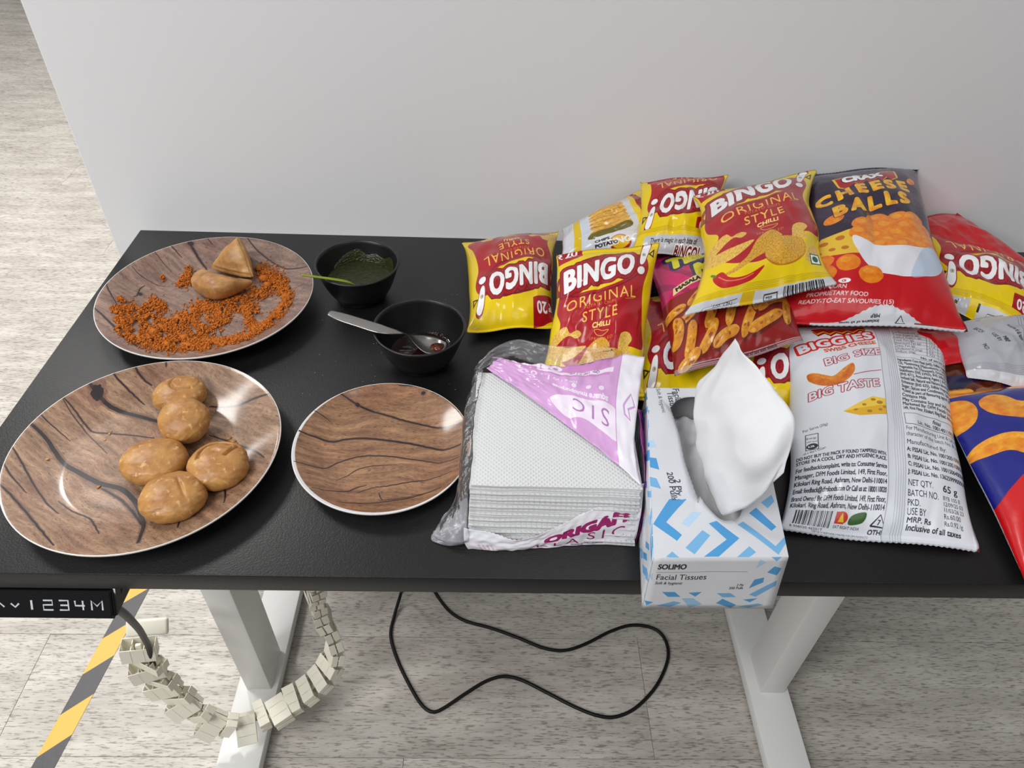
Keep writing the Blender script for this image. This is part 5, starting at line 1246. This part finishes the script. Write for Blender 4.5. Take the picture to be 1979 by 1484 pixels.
def top_panel():
    hole = catmull([(.22, .87), (.32, .93), (.5, .94), (.68, .92), (.76, .85), (.76, .6), (.74, .35), (.70, .22), (.62, .19), (.53, .2), (.43, .28), (.35, .38), (.30, .5), (.27, .67), (.235, .78)], 10, True)
    n = len(hole); cen = np.array([.5, .55]); k = 8
    ser = np.where((hole[:, 0] < .42) & (np.arange(n) % 2 == 0), .006, 0); hole = hole + ser[:, None] * np.array([1, 0])
    d = hole - cen; sc = np.minimum(np.where(d[:, 0] > 0, (1 - cen[0]) / np.maximum(d[:, 0], 1e-9), -cen[0] / np.minimum(d[:, 0], -1e-9)), np.where(d[:, 1] > 0, (1 - cen[1]) / np.maximum(d[:, 1], 1e-9), -cen[1] / np.minimum(d[:, 1], -1e-9)))
    outer = cen + d * sc[:, None]
    for cn in ((0, 0), (1, 0), (1, 1), (0, 1)): i = np.argmin(np.abs(np.arctan2(outer[:, 1] - cen[1], outer[:, 0] - cen[0]) - math.atan2(cn[1] - cen[1], cn[0] - cen[0]))); outer[i] = cn
    V, UV, F = [], [], []
    for r in range(k + 1):
        st = outer + (hole - outer) * (r / k)
        for s, t in st:
            p = (BT['FL'] * (1 - s) + BT['FR'] * s) * (1 - t) + (BT['BL'] * (1 - s) + BT['BR'] * s) * t
            e = min(s, 1 - s, t, 1 - t) * 6; e = min(e, 1)
            dz = e * (.0018 * float(noise2(np.array(s * 3), np.array(t * 5), 4)) - .004 * math.exp(-((t - .33) / .05) ** 2) * (s < .4) + .0) - e * .002 * (r / k) ** 3
            V.append(p + (0, 0, dz)); UV.append((s, t))
    for r in range(k):
        for i in range(n): F.append((r * n + i, (r + 1) * n + i, (r + 1) * n + (i + 1) % n, r * n + (i + 1) % n))
    V = np.array(V); o = len(V); V2 = V - (0, 0, .0007); F2 = [tuple(o + x for x in f[::-1]) for f in F]
    E = [(k * n + i, o + k * n + i, o + k * n + (i + 1) % n, k * n + (i + 1) % n) for i in range(n)]
    a, b, c_ = V[F[n][0]], V[F[n][1]], V[F[n][2]]
    if np.cross(b - a, c_ - a)[2] < 0: F = [f[::-1] for f in F]; F2 = [f[::-1] for f in F2]
    mesh_obj('top_panel', np.vstack([V, V2]), F + F2 + E, [MT, M_CARD], tb, True, UV + UV, [0] * len(F) + [1] * (len(F2) + len(E)))
top_panel()
M_TISS = plain('soft_tissue', (222, 223, 226), .95, .1, bump=.12, bscale=250)
G = loft([[(1352, 778, .800), (1350, 830, .800), (1357, 890, .800), (1372, 950, .800), (1397, 997, .803)],
          [(1352, 745, .832), (1340, 795, .836), (1362, 868, .836), (1388, 930, .832), (1412, 992, .819)],
          [(1380, 703, .868), (1398, 768, .884), (1428, 838, .886), (1448, 908, .872), (1450, 975, .838)],
          [(1404, 675, .896), (1452, 730, .912), (1486, 798, .914), (1494, 878, .896), (1480, 950, .860)],
          [(1421, 654, .912), (1446, 690, .917), (1512, 768, .922), (1537, 828, .914), (1510, 912, .885)]], 50, 60)
G = wrinkle(G, .005, 3.0, 2.2, 13)
o = grid_solid('facial_tissue', G, M_TISS, None, .0004, loc=tuple(G[0, 30])); tag(o, 'single white tissue pulled up out of the box opening', 'tissue')
uu, vv = np.meshgrid(np.linspace(0, 1, 40), np.linspace(0, 1, 60))
G = (BT['FL'] * (1 - uu[..., None]) + BT['FR'] * uu[..., None]) * (1 - vv[..., None]) + (BT['BL'] * (1 - uu[..., None]) + BT['BR'] * uu[..., None]) * vv[..., None]
cx = G.mean((0, 1)); G = cx + (G - cx) * (.9, .93, 1); G[..., 2] = .770 + .014 * np.abs(noise2(uu * 3, vv * 5, 31)) + .004 * noise2(uu * 9, vv * 12, 32)
o = grid_solid('folded_tissues', G, M_TISS, None, .003, loc=tuple(cx)); tag(o, 'crumpled white tissues left inside the tissue box', 'tissues', None, 'stuff')

# ------------------------------------------------------------------ snack packets
M_ART = {}
def art(name, fn, **kw):
    if name not in M_ART: M_ART[name] = printed(name, fn(), kw.get('rough', .3), kw.get('coat', .45), .22, 45, .35, dist=.004)
    return M_ART[name]
M_SILVER = plain('silver_film', (190, 192, 198), .3, .5, .35, coat=.3, bump=.2, bscale=60)
def bag(label, corners, front, back, T=.045, pin=.13, win=(0, 1), seal=.05, fr=1.0, bk=1.0, seed=1, wr=.0022, dent=.006, bend=0.0, group='snack packets piled on the desk', floorz=ZT + .0006, cat='snack packet', uwin=(0, 1)):
    """Pillow packet. corners: (photo x, photo y, height) of the printed front's TL, TR, BR, BL."""
    TL, TR, BR_, BL = [px(*q) for q in corners]
    nu, nv = 72, 84
    u, v = np.meshgrid(np.linspace(0, 1, nu + 1), np.linspace(0, 1, nv + 1))
    s, t = 2 * u - 1, 2 * v - 1
    ts = np.clip(np.abs(t) / (1 - seal), 0, 1)
    prof = np.clip(1 - ts ** 2.6, 0, 1) ** .72
    rim = np.clip(1 - np.abs(s) ** 2.3, 0, 1) ** .55
    up = .5 + (u - .5) * (1 - pin * (1 + .45 * noise2(t * 1.6 + seed, np.sign(s) * 3.3, seed)) * np.clip(1 - ts ** 2.2, 0, 1) ** .8)
    zig = np.zeros_like(u); zig[0, ::2] = -.0035; zig[-1, ::2] = .0035
    vp = v + zig
    base = (BL * (1 - up[..., None]) + BR_ * up[..., None]) * (1 - vp[..., None]) + (TL * (1 - up[..., None]) + TR * up[..., None]) * vp[..., None]
    right = (TR - TL) + (BR_ - BL); upv = (TL - BL) + (TR - BR_)
    n = np.cross(right, upv); n /= np.linalg.norm(n)
    W_, H_ = np.linalg.norm(right) / 2, np.linalg.norm(upv) / 2
    h = T / 2 * prof * rim
    # creases fan out from the seals; soft dents and ridged folds over the body
    env = np.exp(-(1 - ts) / .22) * np.clip((1 - ts) / .06, 0, 1) * rim
    fan = (np.abs(noise2(s * 3.2 / (1.15 - .5 * ts) + seed * 3.1, t * .8 + seed, seed)) - .25) * 2
    body = prof * rim
    d = dent * (fbm(s * 1.4 + seed * 1.7, t * 1.8 + seed, seed + 3, 2)) + dent * .5 * (.3 - np.abs(noise2(s * 2.2 - t * 1.1 + seed, t * 2.4 + s * .8, seed + 6))) * 1.2
    rs = np.random.RandomState(seed)
    for _ in range(7):       # sharp film creases
        a_ = rs.uniform(0, np.pi); c0_ = rs.uniform(-.7, .7, 2); ll = rs.uniform(.3, .7)
        al = (s - c0_[0]) * np.cos(a_) + (t - c0_[1]) * np.sin(a_); pe = -(s - c0_[0]) * np.sin(a_) + (t - c0_[1]) * np.cos(a_)
        d = d + dent * rs.choice([-.45, .35]) * np.exp(-np.abs(pe) / .09) * np.exp(-(al / ll) ** 2)
    edge = np.clip((1 - np.abs(s)) / .12, 0, 1)
    hf = h * fr + (wr * fan * env + d * body * edge)
    hb = h * bk + (wr * fan * env * .7 - d * .6 * body * edge)
    hf = np.where(h <= 1e-9, 0, np.maximum(hf, .0006)); hb = np.where(h <= 1e-9, 0, np.maximum(hb, .0006))
    cb = bend * (1 - t ** 2)
    wave = .0025 * np.sin(s * 4 + seed) * np.clip((ts - .8) / .2, 0, 1) * (np.abs(s) < 1)
    Fp = base + n * (hf + cb + wave)[..., None]; Bp_ = base + n * (-hb + cb + wave)[..., None]
    seamflat = (ts >= 1)
    Fp[seamflat] += n * .0003; Bp_[seamflat] -= n * .0003
    for A_ in (Fp, Bp_):
        A_[..., 2] = np.maximum(A_[..., 2], floorz + .0004 * (np.arange(nu + 1)[None, :] % 2)); A_[..., 1] = np.minimum(A_[..., 1], WALL_Y - .0015)
    Fp[..., 2] = np.maximum(Fp[..., 2], Bp_[..., 2] + .0004) if n[2] > .2 else Fp[..., 2]
    a = (nv + 1) * (nu + 1); V = np.vstack([Fp.reshape(-1, 3), Bp_.reshape(-1, 3)])
    idx = np.arange(a).reshape(nv + 1, nu + 1); ib = idx + a
    ib = ib.copy(); ib[:, 0] = idx[:, 0]; ib[:, -1] = idx[:, -1]; ib[0, :] = idx[0, :]; ib[-1, :] = idx[-1, :]
    F1 = np.stack([idx[:-1, :-1], idx[:-1, 1:], idx[1:, 1:], idx[1:, :-1]], -1).reshape(-1, 4)
    F2 = np.stack([ib[:-1, :-1], ib[1:, :-1], ib[1:, 1:], ib[:-1, 1:]], -1).reshape(-1, 4)
    used = np.zeros(len(V), bool); used[F1.ravel()] = True; used[F2.ravel()] = True
    remap = np.cumsum(used) - 1
    F = np.vstack([remap[F1], remap[F2]])
    uv1 = np.stack([uwin[0] + (uwin[1] - uwin[0]) * u, win[0] + (win[1] - win[0]) * v], -1).reshape(-1, 2); uv2 = np.stack([1 - u, v], -1).reshape(-1, 2)
    UV = np.vstack([uv1, uv2])[used]
    o = empty('snack_packet', tuple(Bp_.reshape(-1, 3).mean(0) * (1, 1, 0) + np.array([0, 0, Bp_[..., 2].min()]))); tag(o, label, cat, group)
    Vu = V[used]; MI = np.r_[np.zeros(len(F1), int), np.ones(len(F2), int)]
    row = np.tile(np.repeat(np.arange(nv), nu), 2); lo = int(round(nv * seal / 2)); zone = np.where(row < lo, 1, np.where(row >= nv - lo, 2, 0))
    for zn, nm in ((0, 'film_body'), (1, 'crimp_seal'), (2, 'crimp_seal')):
        f = F[zone == zn]; us = np.zeros(len(Vu), bool); us[f.ravel()] = True; rm = np.cumsum(us) - 1
        mesh_obj(nm, Vu[us], rm[f], [front, back], o, True, UV[us], MI[zone == zn])
    print('bag', label[:40], 'w %.3f h %.3f' % (W_, H_), 'z %.3f..%.3f' % (V[:, 2].min(), V[:, 2].max()), 'y %.3f..%.3f' % (V[:, 1].min(), V[:, 1].max()))
    return o
def z(h): return ZT + h
BINGO = art('red_chips_print', art_bingo); MAGIC = art('chips_slogan_print', art_bingo_magic); INFO = art('chips_info_print', art_bingo_info)
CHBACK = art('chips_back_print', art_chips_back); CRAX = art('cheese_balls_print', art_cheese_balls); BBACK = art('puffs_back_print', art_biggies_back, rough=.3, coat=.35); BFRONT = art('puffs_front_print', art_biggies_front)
DARK = art('dark_puffs_print', art_dark_front); TEDHE = art('pink_sticks_print', art_tedhe); SILV = art('silver_back_print', art_silver_back, rough=.3); REDB = art('red_back_print', art_red_back)
# win: part of the artwork's height that lies on the front face (the sheet runs from 3 cm below to 1 cm above the print)
wv = lambda a, b: ((a + 3) / 27, (b + 3) / 27)
flip = lambda c: [c[2], c[3], c[0], c[1]]      # corners given as seen, packet printed upside down
bag('upside-down red and yellow chip packet lying alone beside the sauce bowl', flip([(893, 468, z(.026)), (1080, 446, z(.03)), (1072, 632, z(.012)), (903, 642, z(.012))]), BINGO, CHBACK, .058, .10, wv(4.0, 22.2), seed=2, fr=1.2, bk=.8)
bag('red chip packet standing upright behind the pink napkin packet', [(1076, 492, z(.10)), (1275, 470, z(.105)), (1246, 770, z(.018)), (1036, 752, z(.018))], BINGO, CHBACK, .06, .12, wv(.2, 20.2), seed=3)
bag('chip packet turned to its white back with a stack of chips pictured', [(1086, 446, z(.055)), (1245, 366, z(.085)), (1318, 480, z(.065)), (1078, 516, z(.035))], CHBACK, BINGO, .05, .06, seed=5, bend=.004)
bag('upside-down red chip packet leaning on the wall, slogan strip below its crimp', flip([(1238, 352, z(.11)), (1408, 338, z(.118)), (1370, 498, z(.075)), (1222, 490, z(.07))]), MAGIC, CHBACK, .05, .08, wv(9.5, 23.6), seed=7)
bag('dark red chip packet wedged low between the others beside the pink packet', [(1205, 415, z(.04)), (1330, 420, z(.045)), (1350, 540, z(.03)), (1215, 530, z(.03))], BINGO, CHBACK, .04, .06, wv(4, 12), seed=9)
bag('red chip packet on top of the pile, barcode strip along its bottom', [(1340, 380, z(.125)), (1578, 330, z(.13)), (1618, 552, z(.105)), (1322, 612, z(.10))], BINGO, CHBACK, .062, .19, wv(-2.0, 20.4), seed=11, fr=1.1, bk=.8)
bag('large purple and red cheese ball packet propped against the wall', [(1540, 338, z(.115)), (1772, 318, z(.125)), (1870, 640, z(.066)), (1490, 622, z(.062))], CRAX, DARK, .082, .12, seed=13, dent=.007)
bag('upside-down red chip packet at the wall end of the pile with white info strip', flip([(1762, 440, z(.055)), (2010, 520, z(.05)), (1985, 655, z(.03)), (1812, 590, z(.04))]), INFO, CHBACK, .058, .08, wv(8.5, 23.4), seed=17)
bag('plain red film packet tucked behind the info strip packet', [(1740, 424, z(.05)), (1850, 412, z(.055)), (2030, 530, z(.045)), (1800, 560, z(.02))], REDB, REDB, .04, .06, (.2, .9), seed=19)
bag('pink packet picturing spiced corn sticks, under the topmost chip packet', [(1248, 498, z(.055)), (1500, 470, z(.06)), (1552, 660, z(.065)), (1304, 728, z(.05))], TEDHE, SILV, .06, .05, seed=23, fr=1.1)
bag('upside-down red chip packet lying flat under the pink packet', flip([(1226, 575, z(.022)), (1405, 560, z(.022)), (1425, 775, z(.012)), (1232, 772, z(.012))]), BINGO, CHBACK, .046, .06, wv(4.6, 21.6), seed=27, bk=.6)
bag('upside-down red chip packet lying flat between the tissue and the white packet', flip([(1420, 600, z(.022)), (1620, 600, z(.022)), (1640, 790, z(.012)), (1436, 790, z(.012))]), BINGO, CHBACK, .046, .06, wv(4.6, 21.6), seed=29, bk=.6)
bag('large white puff packet lying face down with printed nutrition and address panels', [(1498, 622, z(.038)), (1838, 622, z(.036)), (1893, 1066, z(.006)), (1508, 1026, z(.006))], BBACK, BFRONT, .07, .14, seed=31, fr=1.0, bk=.75, dent=.006)
bag('blue puff packet with red corner hanging towards the desk edge', [(1800, 762, z(.03)), (2170, 705, z(.03)), (2290, 1080, z(.012)), (1995, 1160, z(.01))], BFRONT, BBACK, .075, .05, seed=37, bk=.6)
bag('silver-backed puff packet with its seam up and a blue edge', [(1828, 628, z(.045)), (2060, 590, z(.045)), (2075, 775, z(.03)), (1868, 728, z(.035))], SILV, BFRONT, .04, .04, seed=41)
bag('red snack packet corner poking out under the cheese ball packet', [(1650, 575, z(.03)), (1846, 600, z(.035)), (1892, 700, z(.035)), (1680, 724, z(.03))], REDB, SILV, .03, .04, (.1, .7), seed=43)
bag('dark packet with brown balls pictured, lowest beside the white packet', [(1770, 672, z(.02)), (2010, 690, z(.02)), (2030, 820, z(.016)), (1790, 800, z(.016))], DARK, SILV, .032, .05, (.45, 1), seed=47, bk=.6)

# ------------------------------------------------------------------ cables
M_CABLE = plain('black_cable', (12, 12, 12), .5, .3)
M_SPINE = plain('ivory_plastic', (226, 222, 206), .45, .45, bump=.03, bscale=200)
r = .0032
pts = [px(x, y, zz) for x, y, zz in ((783, 1110, .12), (775, 1146, .03), (762, 1190, .004), (755, 1228, .0034), (768, 1275, .0034), (792, 1325, .0034), (815, 1362, .0034), (836, 1376, .0034), (858, 1368, .0034), (900, 1340, .0034), (940, 1316, .0034), (975, 1307, .0034), (1010, 1315, .0034), (1060, 1340, .0034), (1115, 1368, .0034), (1160, 1384, .0034), (1195, 1384, .0034), (1232, 1365, .0034), (1270, 1323, .0034), (1291, 1272, .0034), (1285, 1235, .0034), (1262, 1214, .0034), (1222, 1208, .0034), (1180, 1220, .0034), (1130, 1245, .0034), (1090, 1257, .0034), (1050, 1252, .0034), (1000, 1232, .0034), (950, 1214, .0034), (900, 1200, .0034), (868, 1180, .0034), (842, 1146, .004), (830, 1120, .02), (818, 1080, .08))]
pts = [np.array([.372, .56, .30])] + pts + [np.array([.43, .57, .30])]
o = tube('power_cable', resample(catmull(pts, 8), 260), r, M_CABLE); tag(o, 'black power cable looping across the floor under the desk', 'cable')
# cable spine: links along a hanging curve
path = [px(x, y, zz) for x, y, zz in ((275, 1243, .315), (288, 1283, .262), (315, 1318, .205), (352, 1352, .155), (400, 1388, .112), (448, 1404, .086), (500, 1392, .079), (545, 1364, .082), (590, 1338, .09), (630, 1300, .11), (648, 1255, .145), (636, 1215, .19), (616, 1180, .24), (608, 1148, .295), (606, 1120, .36))] + [np.array([.275, .235, .46]), np.array([.27, .25, .58]), np.array([.27, .255, .66])]
path = resample(catmull(path, 12), 400)
spine = empty('cable_spine', tuple(px(450, 1404, .06))); tag(spine, 'ivory plastic cable spine hanging in a loop under the desk', 'cable spine')
seglen = np.linalg.norm(np.diff(path, axis=0), axis=1); cum = np.r_[0, np.cumsum(seglen)]; PITCH_ = .027; nl = int(cum[-1] / PITCH_)
def tray(bm, M_, W_, H_, D_):
    """Half a link: a shallow open channel with two ribs."""
    t_ = .0013
    for lo, hi, bv_ in (((-W_ / 2, D_ - t_, -H_ / 2), (W_ / 2, D_, H_ / 2), .0005), ((W_ / 2 - t_, 0, -H_ / 2), (W_ / 2, D_, H_ / 2), .0006), ((-W_ / 2, 0, -H_ / 2), (-W_ / 2 + t_, D_, H_ / 2), .0006), ((-W_ * .2, .001, -H_ * .42), (-W_ * .2 + t_, D_, H_ * .42), .0003), ((W_ * .17, .001, -H_ * .42), (W_ * .17 + t_, D_, H_ * .42), .0003)):
        bm_box(bm, lo, hi, bv_, 1, M_)
for i in range(nl):
    sdist = (i + .5) * PITCH_; k = int(np.searchsorted(cum, sdist)); k = min(max(k, 2), len(path) - 3)
    p = path[k]; t_ = path[k + 2] - path[k - 2]; t_ = t_ / np.linalg.norm(t_); f = i / (nl - 1)
    g_ = min(1, max(0, (f - .18) / .25)); g_ = g_ * g_ * (3 - 2 * g_)
    w = np.array([1.0, -.05, 0]) * (1 - g_) + np.array([-.42, .9, .05]) * g_
    w = w - t_ * np.dot(w, t_); w /= np.linalg.norm(w); nrm = np.cross(t_, w)
    roll = .12 * math.sin(i * 2.1) + (.25 * (1 if i % 2 else -1) if f < .3 else 0)
    w, nrm = w * math.cos(roll) + nrm * math.sin(roll), nrm * math.cos(roll) - w * math.sin(roll)
    shift = w * (.006 * (1 if i % 2 else -1) if f < .35 else 0)
    Mx = Matrix(((w[0], nrm[0], t_[0], p[0] + shift[0]), (w[1], nrm[1], t_[1], p[1] + shift[1]), (w[2], nrm[2], t_[2], p[2] + shift[2]), (0, 0, 0, 1)))
    Wd = .047; hh = (.031 if i % 2 == 0 else .017) if f < .36 else .0205
    bm = bmesh.new(); tray(bm, Mx @ Matrix.Translation((0, .001, 0)), Wd, hh, .0105)
    tray(bm, Mx @ Matrix.Translation((0, -.0008, 0)) @ Matrix.Rotation(math.pi, 4, 'Z'), Wd, hh, .0105)
    bm_box(bm, (-.004, -.0025, -.0135), (.004, .0025, .0135), .001, 1, Mx)
    smooth_by_angle(from_bm('spine_link', bm, M_SPINE, spine), 40)
# lid of the open end clip
p = px(285, 1213, .345)
Mx = Matrix.Translation(p) @ Matrix.Rotation(.10, 4, 'Z') @ Matrix.Rotation(.75, 4, 'X')
bm = bmesh.new(); bm_box(bm, (-.029, -.011, -.004), (.029, .013, .004), .0038, 4, Mx); smooth_by_angle(from_bm('end_clip', bm, M_SPINE, spine), 40)
pts = [np.array([x_right - .002, .02, .692]), px(222, 1166, .676), px(245, 1190, .60), px(268, 1215, .47), px(280, 1235, .375), px(288, 1252, .32), px(296, 1285, .265)]
o = tube('controller_cable', resample(catmull(pts, 8), 60), .0042, M_CABLE); tag(o, 'short black cable running from the control panel into the cable spine', 'cable')

# ------------------------------------------------------------------ foot of an office chair at the far end of the room
ch = empty('office_chair_base', tuple(px(24, -8, 0))); tag(ch, 'black chair caster standing on the far floor beyond the wall end', 'chair base')
c0 = np.array(ch.location)
for dx in (-.014, .014):
    bm = bmesh.new(); bmesh.ops.create_cone(bm, cap_ends=True, segments=28, radius1=.028, radius2=.028, depth=.018, matrix=Matrix.Translation((c0[0] + dx, c0[1], .028)) @ Matrix.Rotation(math.pi / 2, 4, 'Y'))
    smooth_by_angle(from_bm('wheel', bm, M_BLACK_PLASTIC, ch))
bm = bmesh.new(); bm_box(bm, (c0[0] - .025, c0[1] - .02, .04), (c0[0] + .025, c0[1] + .03, .062), .006, 2); smooth_by_angle(from_bm('caster_hood', bm, M_BLACK_PLASTIC, ch))
bm = bmesh.new(); bm_box(bm, (c0[0] - .022, c0[1], .055), (c0[0] + .018, c0[1] + .30, .095), .01, 2); smooth_by_angle(from_bm('base_arm', bm, M_BLACK_PLASTIC, ch))
